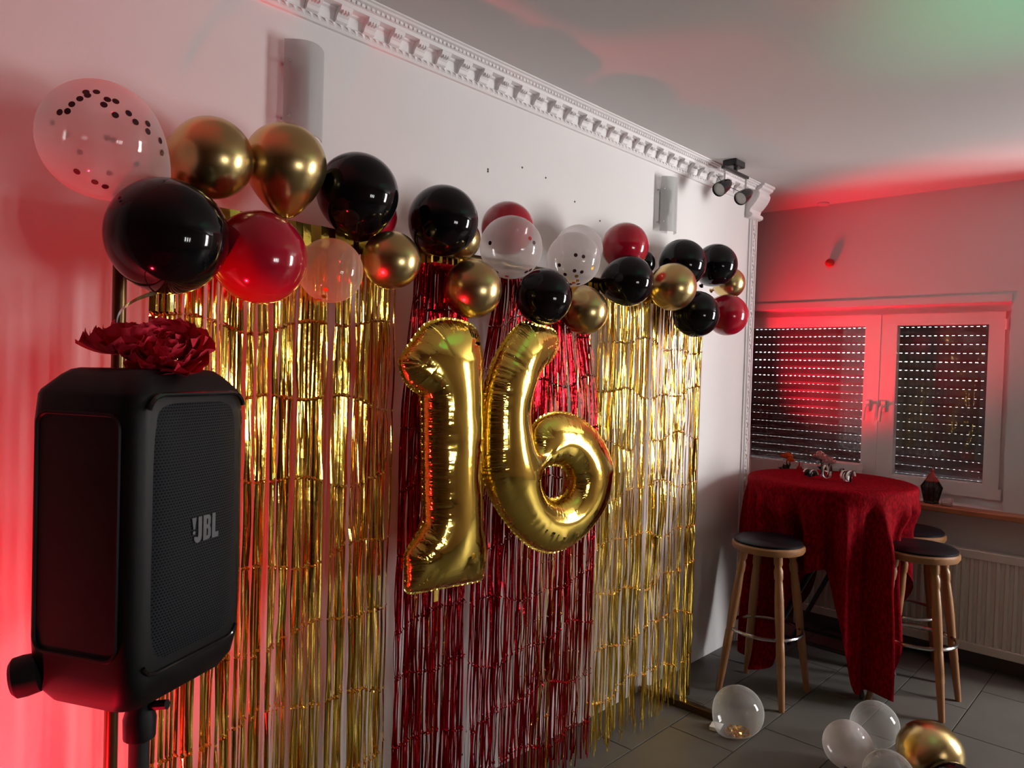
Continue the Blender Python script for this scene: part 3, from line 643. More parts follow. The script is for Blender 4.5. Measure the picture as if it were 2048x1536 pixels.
def foil_number(label, outer, holes, puff, seed, h=0.0042, name='foil_number_balloon'):
    rg = np.random.RandomState(seed)
    loops = [resample([p[:] for p in catmull([(*q, 0) for q in outer], 6)], h)[0][:, :2]]
    for q in holes: loops.append(resample([p[:] for p in catmull([(*q2, 0) for q2 in q], 6)], h)[0][:, :2])
    bnd = np.vstack(loops); nb = len(bnd)
    mn, mx = bnd.min(0), bnd.max(0)
    gx, gy = np.meshgrid(np.arange(mn[0], mx[0], h), np.arange(mn[1], mx[1], h * 0.866)); gx = gx + (np.arange(gx.shape[0]) % 2)[:, None] * h / 2
    g = np.c_[gx.ravel(), gy.ravel()]
    ok = inside(g, loops[0])
    for l in loops[1:]: ok &= ~inside(g, l)
    g = g[ok]
    # distance to the seam
    def near(p):
        dist = np.empty(len(p)); idx = np.empty(len(p), int)
        for a in range(0, len(p), 2000):
            D = ((p[a:a+2000, None, :] - bnd[None]) ** 2).sum(2); idx[a:a+2000] = D.argmin(1); dist[a:a+2000] = np.sqrt(D.min(1))
        return dist, idx
    d, _ = near(g); g = g[d > h * 0.55]
    pts = np.vstack([bnd, g]); edges = []; s0 = 0
    for l in loops:
        n = len(l); edges += [(s0 + i, s0 + (i + 1) % n) for i in range(n)]; s0 += n
    vo, eo, fo, ov, oe, of = delaunay_2d_cdt([Vector(p) for p in pts], edges, [], 0, 1e-7)
    P = np.array([v[:] for v in vo]); F = [list(f) for f in fo]
    cen = np.array([P[f].mean(0) for f in F]); ok = inside(cen, loops[0])
    for l in loops[1:]: ok &= ~inside(cen, l)
    F = [f for f, q in zip(F, ok) if q]
    d, idx = near(P); isb = d < 1e-6
    E = set()
    for f in F:
        for i in range(len(f)): a, b = f[i], f[(i+1) % len(f)]; E.add((min(a, b), max(a, b)))
    E = np.array(sorted(E)); n = len(P); free = ~isb
    deg = np.bincount(E.ravel(), minlength=n)
    def A(u):
        u = u * free; r = deg * u - np.bincount(E[:, 0], weights=u[E[:, 1]], minlength=n) - np.bincount(E[:, 1], weights=u[E[:, 0]], minlength=n); return r * free
    b = np.full(n, 1.5 * h * h) * free; u = np.zeros(n); r = b.copy(); p = r.copy(); rs = r @ r
    for _ in range(600):
        Ap = A(p); al = rs / (p @ Ap); u += al * p; r -= al * Ap; rn = r @ r
        if rn < 1e-22: break
        p = r + rn / rs * p; rs = rn
    ht = puff * np.sqrt(np.maximum(2 * u, 0))
    # seam coordinate and creases
    sarr = np.zeros(nb); s0 = 0
    for l in loops:
        k = len(l); sarr[s0:s0+k] = np.arange(k) * h + s0; s0 += k
    S = sarr[idx]
    def n1(x, f, sd):
        r_ = np.random.RandomState(sd).uniform(-1, 1, 4096); q = x * f; i = np.floor(q).astype(int); t = q - i; t = t*t*(3-2*t)
        return r_[i % 4096] * (1 - t) + r_[(i + 1) % 4096] * t
    amp = 0.0052 * (0.25 + 0.75 * np.abs(n1(S, 9, seed + 3)))
    wr = amp * (n1(S, 62, seed + 1) + 0.5 * n1(S, 120, seed + 2)) * np.exp(-d / 0.026) * (1 - np.exp(-d / 0.004))
    big = 0.0030 * n1(S, 14, seed + 7) * np.exp(-((d - 0.045) / 0.03) ** 2)
    top = ht + wr + big; bot = -(ht * 0.9 + wr)
    ctr = np.array([(mn[0] + mx[0]) / 2, mn[1]])
    V = [(float(t), float(q[0] - ctr[0]), float(q[1] - ctr[1])) for q, t in zip(P, top)]
    V2 = [(float(t), float(q[0] - ctr[0]), float(q[1] - ctr[1])) for q, t in zip(P, bot)]
    mapb = {}; allv = V[:]
    for i in range(n):
        if isb[i]: mapb[i] = i
        else: mapb[i] = len(allv); allv.append(V2[i])
    faces = [tuple(f) for f in F] + [tuple(mapb[i] for i in f)[::-1] for f in F]
    me = bpy.data.meshes.new(name); me.from_pydata(allv, [], faces)
    uvl = me.uv_layers.new(name='seam')
    uS = np.zeros((len(allv), 2)); uS[:n, 0] = S; uS[:n, 1] = d
    for i in range(n): uS[mapb[i]] = (S[i], d[i])
    li = np.empty(len(me.loops), np.int32); me.loops.foreach_get('vertex_index', li)
    uvl.data.foreach_set('uv', uS[li].ravel())
    me.polygons.foreach_set('use_smooth', [True] * len(me.polygons)); me.update()
    o = link(name, me, M['foil_digit'], None, (0.325, float(ctr[0]), float(ctr[1])))
    tag(o, label, 'balloon')
    # flat welded seam flange
    fb = MB()
    for l in loops:
        c = l - ctr; k = len(c); t = np.roll(c, -1, 0) - np.roll(c, 1, 0); t /= np.linalg.norm(t, axis=1)[:, None]; nn = np.c_[t[:, 1], -t[:, 0]]
        area = 0.5 * np.sum(c[:, 0] * np.roll(c[:, 1], -1) - np.roll(c[:, 0], -1) * c[:, 1]); sg = (1 if area > 0 else -1) * (1 if l is loops[0] else -1)
        outp = c + nn * sg * 0.006; base = len(fb.v)
        wv = 0.0012 * np.sin(np.arange(k) * 1.3)
        fb.v += [(0.0, float(a[0]), float(a[1])) for a in c] + [(float(z_), float(a[0]), float(a[1])) for a, z_ in zip(outp, wv)]
        fb.f += [(base + i, base + (i+1) % k, base + k + (i+1) % k, base + k + i) for i in range(k)]
    fb.build('seam_flange', M['foil_digit'], o)
    return o
n1_ = foil_number('shiny gold foil balloon shaped like the digit one', ONE, [], 0.66, 11)
MB().bbox((-0.001, -0.008, -0.03), (0.001, 0.008, 0.004), 0.0004).build('inflation_tab', M['foil_digit'], n1_, loc=(0, -0.02, 0.0))
foil_number('shiny gold foil balloon shaped like the digit six', SIX, [HOLE], 0.70, 23)

# ------------------------------------------------------------------ loudspeaker on its stand
ang = math.atan2(0.251, -0.124)                # direction along the front face
spk = empty('loudspeaker', (0.5645, 0.5105, 0.981), 'tall black party loudspeaker with perforated grille on a pole stand', 'speaker', rotz=ang - PI)
# local frame: +x runs from the far front corner to the near one, -y... front normal computed below
SW, SD, SH = 0.285, 0.225, 0.55
def rrect(w, d, r, n=6):
    pts = []
    for (cx, cy, a0) in ((w/2 - r, d/2 - r, 0), (-w/2 + r, d/2 - r, 90), (-w/2 + r, -d/2 + r, 180), (w/2 - r, -d/2 + r, 270)):
        for k in range(n + 1):
            a = math.radians(a0 + 90 * k / n); pts.append((cx + r * math.cos(a), cy + r * math.sin(a)))
    return pts
mb = MB(); lev = [(-0.018, 0.040), (-0.008, 0.022), (0.015, 0.008), (0.05, 0.002), (0.10, 0.0), (0.46, 0.0), (0.505, 0.003), (0.513, 0.006), (0.538, 0.026), (0.547, 0.036), (0.55, 0.045)]
rings = [rrect(SW - 2*i, SD - 2*i, 0.034, 6) for z, i in lev]; n = len(rings[0])
for (z, i), r_ in zip(lev, rings): mb.v += [(a, b, z) for a, b in r_]
for j in range(len(lev) - 1):
    for k in range(n): mb.f.append((j*n + k, j*n + (k+1) % n, (j+1)*n + (k+1) % n, (j+1)*n + k))
mb.f.append(tuple(range(n))[::-1]); mb.f.append(tuple((len(lev)-1)*n + k for k in range(n)))
mb.build('body', M['plastic'], spk, smooth=0.5)
FS = 1   # sign of the front normal in local y
# bulging grille
gw, gz0, gz1, nu, nv = 0.228, 0.055, 0.505, 28, 48
mb = MB(); uvs = []
for j in range(nv + 1):
    for i in range(nu + 1):
        u = -1 + 2 * i / nu; v = -1 + 2 * j / nv
        # rounded rectangle outline
        cr_ = 0.16; vv = abs(v); lim = 1.0
        k_ = max(0.0, (vv - (1 - cr_)) / cr_); lim = 1 - 0.26 * (1 - math.sqrt(max(0, 1 - k_ * k_)))
        x = u * lim * gw / 2; z = (gz0 + gz1) / 2 + v * (gz1 - gz0) / 2
        bulge = 0.016 * (1 - abs(u) ** 4) * (1 - abs(v) ** 6)
        mb.v.append((x, FS * (SD / 2 - 0.006 + bulge), z)); uvs.append((x, z))
for j in range(nv):
    for i in range(nu): mb.f.append((j*(nu+1) + i, j*(nu+1) + i + 1, (j+1)*(nu+1) + i + 1, (j+1)*(nu+1) + i))
me = mb.mesh('grille', smooth=True); ul = me.uv_layers.new(name='flat')
for lp in me.loops: ul.data[lp.index].uv = uvs[lp.vertex_index]
link('grille', me, M['grille'], spk)
def gpt(u, v, e=0.0):
    vv = abs(v); k_ = max(0.0, (vv - 0.84) / 0.16); lim = 1 - 0.26 * (1 - math.sqrt(max(0, 1 - k_ * k_)))
    return (u * lim * gw / 2 * 1.04, FS * (SD / 2 + e), (gz0 + gz1) / 2 + v * (gz1 - gz0) / 2 * 1.02)
arc = [gpt(-1, 0.90 + 0.1 * k / 6, 0.004) for k in range(7)] + [gpt(-1 + 2 * k / 10, 1.0, 0.004 + 0.003 * math.sin(PI * k / 10)) for k in range(1, 10)] + [gpt(1, 1.0 - 0.1 * k / 6, 0.004) for k in range(7)]
MB().tube(arc, 0.0042, 8).build('top_trim', M['plastic_gloss'], spk, smooth=True)
arc = [gpt(-1, -0.92 - 0.08 * k / 6, 0.000) for k in range(7)] + [gpt(-1 + 2 * k / 10, -1.0, 0.0) for k in range(1, 10)] + [gpt(1, -1.0 + 0.08 * k / 6, 0.000) for k in range(7)]
MB().tube(arc, 0.0035, 8).build('bottom_trim', M['plastic_gloss'], spk, smooth=True)
# side panels with a raised rounded border
for sx in (-1, 1):
    pth = []
    for (cy, cz, a0) in ((0.062, 0.455, 0), (-0.062, 0.455, 90), (-0.062, 0.105, 180), (0.062, 0.105, 270)):
        for k in range(6): a = math.radians(a0 + 18 * k); pth.append((sx * (SW / 2 + 0.0), cy + 0.022 * math.cos(a), cz + 0.022 * math.sin(a)))
    MB().tube(pth, 0.0035, 6, closed=True).build('side_border', M['plastic'], spk, smooth=True)
# lettering on the grille
def letter(polys, holes=()):
    return polys
L_J = [(0.000, 0.0105), (0.000, 0.006), (0.003, 0.001), (0.008, -0.001), (0.014, 0.000), (0.018, 0.004), (0.019, 0.010), (0.019, 0.044), (0.010, 0.044), (0.010, 0.012), (0.009, 0.009), (0.0065, 0.009), (0.0055, 0.0105)]
L_B1 = [(0.0225, 0.0), (0.0310, 0.0), (0.0310, 0.044), (0.0225, 0.044)]
L_B2 = [(0.0310, 0.037), (0.0310, 0.044), (0.0385, 0.043), (0.0415, 0.039), (0.0415, 0.029), (0.0395, 0.0235), (0.0420, 0.018), (0.0420, 0.006), (0.039, 0.001), (0.0310, 0.0), (0.0310, 0.007), (0.0340, 0.008), (0.0345, 0.017), (0.0335, 0.0195), (0.0310, 0.020), (0.0310, 0.026), (0.0335, 0.027), (0.0342, 0.030), (0.0342, 0.034), (0.0335, 0.0365)]
L_L = [(0.0450, 0.0), (0.0620, 0.0), (0.0620, 0.009), (0.0535, 0.009), (0.0535, 0.044), (0.0450, 0.044)]
L_W = [(-0.006, 0.044), (0.0055, 0.044), (0.0015, 0.024), (-0.002, 0.024)]
L_D = [(-0.0003 + 0.0032 * math.cos(a * PI / 5), 0.0180 + 0.0032 * math.sin(a * PI / 5)) for a in range(10)]
def text_part(name, mt, off, depth, sc=1.0):
    mb = MB()
    for poly in (L_J, L_B1, L_B2, L_L, L_W, L_D):
        # mirrored so it reads correctly from the front
        q = [(LX - FSX * (a * sc + off), LZ + b_ * sc) for a, b_ in poly]
        mb.prism(q, FS * (SD / 2 + 0.005), FS * (SD / 2 + depth), 'y')
    bm_ = mb.mesh('lettering'); return link(name, bm_, mt, spk)
FSX = 1; LX = 0.0; LZ = 0.252
LOGO = (text_part,)
# foot / roller at the back of the base
spk_roller = MB().lathe([(0.0, 0), (0.026, 0.0), (0.033, 0.006), (0.034, 0.02), (0.032, 0.04), (0.022, 0.046), (0.020, 0.10), (0, 0.10)], 20).build('roller', M['rubber'], spk, smooth=0.6)

# ------------------------------------------------------------------ pole stand
ps = empty('speaker_stand', (0.5645, 0.5105, 0.0), 'black pole stand carrying the party loudspeaker', 'stand')
MB().tube([(0, 0, 0.25), (0, 0, 0.93)], 0.0175, 14).build('pole', M['rubber'], ps, smooth=True)
MB().lathe([(0.020, 0.86), (0.027, 0.865), (0.028, 0.90), (0.024, 0.915), (0.024, 0.94), (0.032, 0.940), (0.032, 0.962), (0, 0.962)], 16).build('collar', M['plastic'], ps, smooth=0.6)
MB().tube([(0.02, 0.012, 0.925), (0.045, 0.03, 0.93)], 0.009, 8).build('knob', M['plastic'], ps, smooth=True)
MB().lathe([(0.018, 0.40), (0.030, 0.40), (0.030, 0.46), (0.018, 0.46)], 14).build('tripod_collar', M['plastic'], ps)
for k in range(3):
    a = 0.5 + k * 2 * PI / 3; MB().tube([(0.026 * math.cos(a), 0.026 * math.sin(a), 0.43), (0.33 * math.cos(a), 0.33 * math.sin(a), 0.012)], 0.011, 8).build('leg', M['rubber'], ps, smooth=True)

# ------------------------------------------------------------------ paper flower on the loudspeaker
fw = empty('paper_flower', (0.570, 0.510, 1.531), 'ruffled red paper flower lying on top of the loudspeaker', 'flower')
def petal_mesh(wd, ln, cup, ruf, seed):
    r_ = random.Random(seed); ph = r_.uniform(0, 6); n, m_ = 9, 8; v = []; f = []
    for j in range(m_):
        t = j / (m_ - 1); half = wd / 2 * (0.30 + 0.70 * math.sin(PI * (0.08 + t * 0.55)))
        for i in range(n):
            s = -1 + 2 * i / (n - 1); tt = t * (1 - 0.34 * s * s * t)
            zz = cup * (t * t * 0.7 + 0.35 * s * s) + ruf * t * math.sin(s * 6 + ph) + ruf * .6 * t * t * math.sin(s * 13 + ph * 2)
            v.append((tt * ln, s * half, zz))
    for j in range(m_ - 1):
        for i in range(n - 1): f.append((j*n + i, j*n + i + 1, (j+1)*n + i + 1, (j+1)*n + i))
    me = bpy.data.meshes.new('petal'); me.from_pydata(v, [], f); me.polygons.foreach_set('use_smooth', [True] * len(me.polygons)); me.materials.append(M['petal']); me.update(); return me
pms = [petal_mesh(0.070, 0.058, 0.034, 0.005, s) for s in range(4)]
r4 = random.Random(9)
rt = R3 @ Vector((1, 0, 0)); rt.z = 0; rt.normalize()      # just a horizontal direction for laying the heads side by side
def head(cx, cy, cz, lean, scale, nl):
    for l in range(nl):
        cnt = (5, 7, 9, 10, 11)[l]; tilt = (88, 70, 48, 24, 0)[l]; rad = (0.002, 0.008, 0.014, 0.020, 0.024)[l]
        for k in range(cnt):
            a = 2 * PI * (k + 0.5 * (l % 2)) / cnt + r4.uniform(-.15, .15)
            o = link('petal', pms[r4.randrange(4)], None, fw)
            s = scale * r4.uniform(0.85, 1.05) * (0.72 + 0.06 * l)
            Mx = Matrix.Translation((cx, cy, cz)) @ lean.to_matrix().to_4x4() @ Matrix.Rotation(a, 4, 'Z') @ Matrix.Translation((rad, 0, 0.004)) @ Matrix.Rotation(-math.radians(tilt + r4.uniform(-8, 8)), 4, 'Y') @ Matrix.Rotation(r4.uniform(-.2, .2), 4, 'X') @ Matrix.Scale(s, 4)
            o.matrix_local = Mx
qn = Quaternion
head(rt.x * -0.026, rt.y * -0.026, 0.020, qn((0.0, 0.0, 1.0), 0.0), 1.12, 5)
head(rt.x * 0.034, rt.y * 0.034, 0.018, qn((R3 @ Vector((0.7, 0, -0.3))).normalized(), 0.70), 1.02, 5)
MB().lathe([(0, 0), (0.035, 0.0), (0.04, 0.01), (0.02, 0.025), (0, 0.028)], 14).build('calyx', M['petal'], fw)

# ------------------------------------------------------------------ bar stools
def make_stool():
    r = empty('bar_stool', (0, 0, 0), None, 'stool', 'bar stools around the cloth-covered table')
    MB().lathe([(0, 0.700), (0.150, 0.700), (0.165, 0.704), (0.172, 0.716), (0.172, 0.732), (0.166, 0.740), (0, 0.740)], 40).build('seat', M['stoolwood'], r, smooth=0.6)
    MB().lathe([(0.162, 0.738), (0.163, 0.750), (0.150, 0.760), (0.11, 0.766), (0.05, 0.768), (0, 0.768)], 40).build('cushion', M['vinyl'], r, smooth=0.8)
    prof = [(0.013, 0.0), (0.014, 0.01), (0.0165, 0.10), (0.0185, 0.185), (0.0175, 0.20), (0.0195, 0.205), (0.0195, 0.30), (0.0175, 0.305), (0.019, 0.33), (0.0215, 0.42), (0.0215, 0.50), (0.0185, 0.575), (0.0165, 0.585), (0.0205, 0.595), (0.0215, 0.63), (0.0165, 0.645), (0.0165, 0.652), (0.0205, 0.66), (0.0205, 0.71)]
    for k in range(4):
        a = PI / 4 + k * PI / 2; f = Vector((0.222 * math.cos(a), 0.222 * math.sin(a), 0)); t = Vector((0.118 * math.cos(a), 0.118 * math.sin(a), 0.712)); d = t - f; sc = d.length / 0.71
        MB().lathe([(p, q * sc) for p, q in prof], 14, Matrix.Translation(f) @ align(d)).build('leg', M['stoolwood'], r, smooth=0.6)
    MB().tube([(0.170 * math.cos(2*PI*k/40), 0.170 * math.sin(2*PI*k/40), 0.315) for k in range(40)], 0.009, 8, closed=True).build('foot_ring', M['chrome'], r, smooth=True)
    return r
proto = make_stool()
def copy_tree(o, parent=None):
    c = o.copy(); COL.objects.link(c)
    if parent is not None: c.parent = parent
    for ch in o.children: copy_tree(ch, c)
    return c
for i, (x, y, a, lab) in enumerate(((0.422, 3.495, 0.02, 'wooden bar stool with black seat left of the cloth, by the wall corner'), (0.980, 3.945, 0.0, 'wooden bar stool with black seat right of the cloth, in front of the radiator'), (0.825, 4.375, 0.35, 'wooden bar stool mostly hidden behind the red cloth, by the radiator'))):
    s = proto if i == 0 else copy_tree(proto)
    s.location = (x, y, 0); s.rotation_euler = (0, 0, a); s['label'] = lab

# ------------------------------------------------------------------ bar table and velvet cloth
TC = Vector((0.52, 4.02, 0)); TR = 0.405; TZ = 1.015
tb = empty('bar_table', TC, 'tall round folding table with black metal legs under the red cloth', 'table')
MB().lathe([(0, TZ - 0.03), (TR - 0.012, TZ - 0.03), (TR - 0.006, TZ - 0.026), (TR - 0.006, TZ - 0.008), (TR - 0.012, TZ - 0.004), (0, TZ - 0.004)], 48).build('tabletop', M['blackmetal'], tb)
for (a, b) in (((0.28, -0.25, 0.0), (-0.20, -0.16, 0.985)), ((-0.27, -0.24, 0.0), (0.20, -0.16, 0.985)), ((0.30, 0.18, 0.0), (-0.20, 0.16, 0.985)), ((-0.27, 0.20, 0.0), (0.20, 0.16, 0.985))):
    if a[0] > 0: pts = [a, (b[0] * -0.2, b[1], 0.985)]
    else: pts = [a, b]
    MB().tube(pts, 0.0125, 8).build('leg', M['blackmetal'], tb, smooth=True)
MB().tube([(-0.24, -0.22, 0.19), (0.24, -0.235, 0.19)], 0.011, 8).build('stretcher', M['blackmetal'], tb, smooth=True)
MB().tube([(-0.24, 0.19, 0.12), (0.27, 0.18, 0.12)], 0.011, 8).build('stretcher', M['blackmetal'], tb, smooth=True)
def sstep(a, b, x): t = max(0.0, min(1.0, (x - a) / (b - a))); return t * t * (3 - 2 * t)
mb = MB(); NT, NL = 300, 46
C0 = math.radians(-36)
def drop(th):
    ph = (th - C0 + PI/4) % (PI/2) - PI/4; which = int(((th - C0 + PI/4) % (2*PI)) // (PI/2))   # 0 front corner, 1 right, 2 rear, 3 left
    d = 0.43 + 0.42 * sstep(math.radians(37), math.radians(15), abs(ph)) + 0.02 * math.sin(th * 11)
    if which == 3: d += 0.13 * sstep(math.radians(34), math.radians(8), abs(ph))
    if which == 0: d += 0.13 * sstep(math.radians(28), math.radians(12), abs(ph))
    return d
def cloth_pt(th, s):
    """s < 0: on the top, s in 0..1 along the hanging part"""
    c, q = math.cos(th), math.sin(th)
    if s < 0: r = TR * (1 + s); return (r * c, r * q, TZ + 0.001 + 0.0015 * math.sin(r * 40 + th * 3) * (r / TR))
    l = s * drop(th)
    br = 0.018
    if l < br * PI / 2:
        a = l / br; r = TR + br * math.sin(a) - 0.004; z = TZ - br * (1 - math.cos(a))
        return (r * c, r * q, z)
    h = l - br * PI / 2
    amp = 0.042 * sstep(0.0, 0.35, h) + 0.012 * sstep(0.02, 0.12, h)
    wv = math.sin(th * 17 + 0.8 * math.sin(th * 3)) * 0.8 + 0.35 * math.sin(th * 29 + 1.3)
    r = TR + br - 0.004 + amp * wv - 0.030 * sstep(0, 0.5, h) + 0.035 * sstep(0.3, 0.8, h)
    d0 = (th - math.radians(-37) + PI) % (2*PI) - PI
    r += 0.05 * math.exp(-(d0 / 0.24) ** 2) * sstep(0.06, 0.30, h)
    d3 = (th - math.radians(0) + PI) % (2*PI) - PI
    r -= 0.13 * math.exp(-(d3 / 0.27) ** 2) * sstep(0.08, 0.22, h)
    # tucked behind the near stool
    dth = (th - math.radians(-101) + PI) % (2*PI) - PI
    r -= 0.055 * math.exp(-(dth / 0.42) ** 2) * sstep(0.10, 0.24, h)
    d2 = (th - math.radians(48) + PI) % (2*PI) - PI
    r -= 0.07 * math.exp(-(d2 / 0.5) ** 2) * sstep(0.08, 0.24, h)
    z = TZ - br - h
    if z < 0.006: r += (0.006 - z) * 0.7; z = 0.006 + 0.004 * abs(math.sin(th * 40))
    return (r * c, r * q, z)
tops = [-1 + k / 9 for k in range(9)]; ss = tops + [k / NL for k in range(NL + 1)]
for s in ss:
    for k in range(NT): mb.v.append(cloth_pt(2 * PI * k / NT, s))
for j in range(len(ss) - 1):
    for k in range(NT): mb.f.append((j*NT + k, j*NT + (k+1) % NT, (j+1)*NT + (k+1) % NT, (j+1)*NT + k))
cl = mb.build('tablecloth', M['velvet'], smooth=2.5, weld=True, loc=TC)
tag(cl, 'red crushed velvet cloth draped over the tall round table', 'tablecloth')

# curled ribbons on the table
def curl(c, ax, turns, rad, wd, mt, ln, seed):
    r_ = random.Random(seed); ax = Vector(ax).normalized(); a = ax.cross(Vector((0, 0, 1))).normalized(); b = a.cross(ax); n = int(turns * 22); rad *= 1.25; ln *= 1.3; wd *= 1.15; v = []; f = []; out = MB()
    for i in range(n + 1):
        t = i / n; q = 2 * PI * turns * t + seed; rr = rad * (0.85 + 0.15 * math.sin(t * 9 + seed))
        p = ax * (ln * (t - 0.5)) + a * (rr * math.cos(q)) + b * (rr * math.sin(q) + rad)
        u = ax * wd / 2; nn = (a * math.cos(q) + b * math.sin(q)) * 0.0004
        out.v += [tuple(p - u - nn), tuple(p + u - nn), tuple(p + u + nn), tuple(p - u + nn)]
    for i in range(n):
        for k in range(4): out.f.append((i*4 + k, i*4 + (k+1) % 4, (i+1)*4 + (k+1) % 4, (i+1)*4 + k))
    return out
T = lambda x, y: (x, y, TZ + 0.004)
for (x, y, lab, parts) in (
    (0.432, 3.975, 'dark curled ribbon bundle, leftmost on the red tablecloth', [((1, .3, 0), 3, .017, .012, 'ribbon_k', .045), ((.6, 1, 0), 2.5, .018, .010, 'ribbon_k', .03), ((1, -.4, 0), 1.5, .017, .007, 'ribbon_w', .05)]),
    (0.520, 3.960, 'black and white ribbon curl with open loops, middle of the tablecloth', [((1, .2, 0), 1.3, .030, .009, 'ribbon_w', .04), ((1, .5, 0), 1.6, .031, .007, 'ribbon_k', .05), ((.5, 1, 0), 1.2, .019, .008, 'ribbon_w', .02)]),
    (0.625, 3.965, 'black and white ribbon curl, rightmost on the red tablecloth', [((1, -.3, 0), 2.6, .024, .009, 'ribbon_w', .035), ((1, .1, 0), 2.2, .027, .009, 'ribbon_k', .05), ((.3, 1, 0), 2, .013, .008, 'ribbon_w', .012)])):
    r = empty('curled_ribbon', T(x, y), lab, 'ribbon', 'curled ribbons on the table')
    for i, (ax, tu, rad, wd, mt, ln) in enumerate(parts): curl((0, 0, 0), ax, tu, rad, wd, M[mt], ln, i * 1.3 + x * 9).build('curl', M[mt], r, smooth=True)

# ------------------------------------------------------------------ things on the sill
SZ = 0.858
def lantern(loc, sc, label):
    r = empty('lantern', loc, label, 'lantern'); n = 6
    def lt(prof, name, mt): MB().lathe([(a * sc, b * sc) for a, b in prof], n).build(name, mt, r)
    lt([(0, 0), (0.036, 0), (0.038, 0.006), (0.034, 0.012), (0, 0.012)], 'base', M['lantern'])
    lt([(0.030, 0.012), (0.047, 0.085), (0.047, 0.088), (0.030, 0.115)], 'glass', M['darkglass'])
    for k in range(6):
        a = 2 * PI * k / 6; c, s = math.cos(a), math.sin(a)
        MB().tube([(0.032*c*sc, 0.032*s*sc, 0.010*sc), (0.050*c*sc, 0.050*s*sc, 0.086*sc), (0.031*c*sc, 0.031*s*sc, 0.116*sc)], 0.004 * sc, 6).build('rib', M['lantern'], r)
        MB().tube([(0.040*c*sc, 0.040*s*sc, 0.045*sc), (0.043*math.cos(a + PI/6)*sc, 0.043*math.sin(a + PI/6)*sc, 0.062*sc), (0.040*math.cos(a + PI/3)*sc, 0.040*math.sin(a + PI/3)*sc, 0.045*sc)], 0.003 * sc, 5).build('fretwork', M['lantern'], r)
    lt([(0.034, 0.113), (0.034, 0.119), (0.016, 0.150), (0.010, 0.160), (0.006, 0.166), (0.010, 0.172), (0.004, 0.182), (0, 0.186)], 'roof', M['redglass'])
    MB().tube([(0.009*sc*math.cos(q), 0, (0.190 + 0.009*math.sin(q))*sc) for q in [k*PI/6 for k in range(12)]], 0.002*sc, 6, closed=True).build('ring', M['lantern'], r)
lantern((0.842, 4.705, SZ), 1.08, 'dark pointed lantern with reddish top on the sill under the right pane')
lantern((0.085, 4.70, SZ), 0.82, 'small dark lantern behind the table beside the orange flower')
tl = empty('tealight_glass', (0.93, 4.665, SZ), 'small clear tealight glass beside the right-hand lantern', 'candle')
MB().lathe([(0, 0), (0.026, 0), (0.029, 0.004), (0.031, 0.042), (0.029, 0.042), (0.027, 0.006), (0, 0.006)], 20).build('cup', M['waxglass'], tl, smooth=0.6)
MB().lathe([(0, 0.006), (0.020, 0.006), (0.020, 0.018), (0, 0.018)], 16).build('candle', M['paper'], tl)
# boxes
bx = empty('white_box', (0.365, 4.70, SZ), 'white flat boxes stacked on the sill against the window middle, upper one', 'box')
bx['label'] = 'upper white carton on the sill beside the window middle'
MB().bbox((-0.105, -0.06, 0.103), (0.085, 0.05, 0.178), 0.003).build('carton', M['pvc'], bx)
MB().bbox((-0.108, -0.063, 0.140), (0.088, 0.053, 0.180), 0.002).build('lid', M['pvc'], bx)
b2 = empty('white_box', (0.365, 4.70, SZ), 'lower white carton on the sill beneath another white carton', 'box')
MB().bbox((-0.10, -0.06, 0.0), (0.09, 0.055, 0.06), 0.003).build('carton', M['pvc'], b2)
MB().bbox((-0.103, -0.063, 0.055), (0.093, 0.058, 0.103), 0.002).build('lid', M['pvc'], b2)
tag(MB().bbox((-0.06, -0.04, 0.0), (0.06, 0.04, 0.145), 0.003).build('small_box', M['pvc'], loc=(0.185, 4.70, SZ)), 'small pale box standing on the sill left of the pink flower', 'box')
# flowers
def bloom(name, loc, mt, label, hs, stem):
    r = empty(name, loc, label, 'flower'); rr = random.Random(len(label))
    MB().lathe([(0, 0), (0.026, 0), (0.034, 0.055), (0.031, 0.055), (0, 0.05)], 16).build('pot', M['lantern'], r, smooth=0.6)
    pm = petal_mesh(0.032, 0.034, 0.014, 0.004, 7); pm.materials.clear(); pm.materials.append(mt)
    lm = petal_mesh(0.026, 0.065, 0.02, 0.003, 8); lm.materials.clear(); lm.materials.append(M['leaf'])
    for (hx, hy, hz, sc) in hs:
        MB().tube([(0, 0, 0.045), (hx * .5, hy * .5, hz * .6), (hx, hy, hz)], 0.003, 6).build('stem', M['leaf'], r, smooth=True)
        for l, (cnt, tl_) in enumerate(((6, 10), (6, 42), (4, 72))):
            for k in range(cnt):
                a = 2 * PI * (k + .5 * l) / cnt + rr.uniform(-.2, .2); o = link('petal', pm, None, r)
                o.matrix_local = Matrix.Translation((hx, hy, hz)) @ Matrix.Rotation(a, 4, 'Z') @ Matrix.Rotation(-math.radians(tl_ + rr.uniform(-10, 10)), 4, 'Y') @ Matrix.Scale(sc * rr.uniform(.85, 1.1), 4)
    for k in range(7):
        a = 2 * PI * k / 7; o = link('leaf', lm, None, r)
        o.matrix_local = Matrix.Translation((0, 0, stem)) @ Matrix.Rotation(a, 4, 'Z') @ Matrix.Rotation(-math.radians(rr.uniform(15, 55)), 4, 'Y')
bloom('orange_flower', (0.005, 4.69, SZ), M['orange'], 'orange flower in a dark pot on the sill behind the table', [(0.0, 0, 0.165, 1.25), (0.03, -0.02, 0.150, 0.9)], 0.07)
bloom('pink_flower', (0.262, 4.655, SZ), M['pink'], 'pale pink flower in a dark pot on the sill behind the ribbons', [(-0.035, 0, 0.195, 1.3), (0.03, -0.02, 0.170, 1.3), (-0.01, -0.01, 0.19, 1.0)], 0.10)

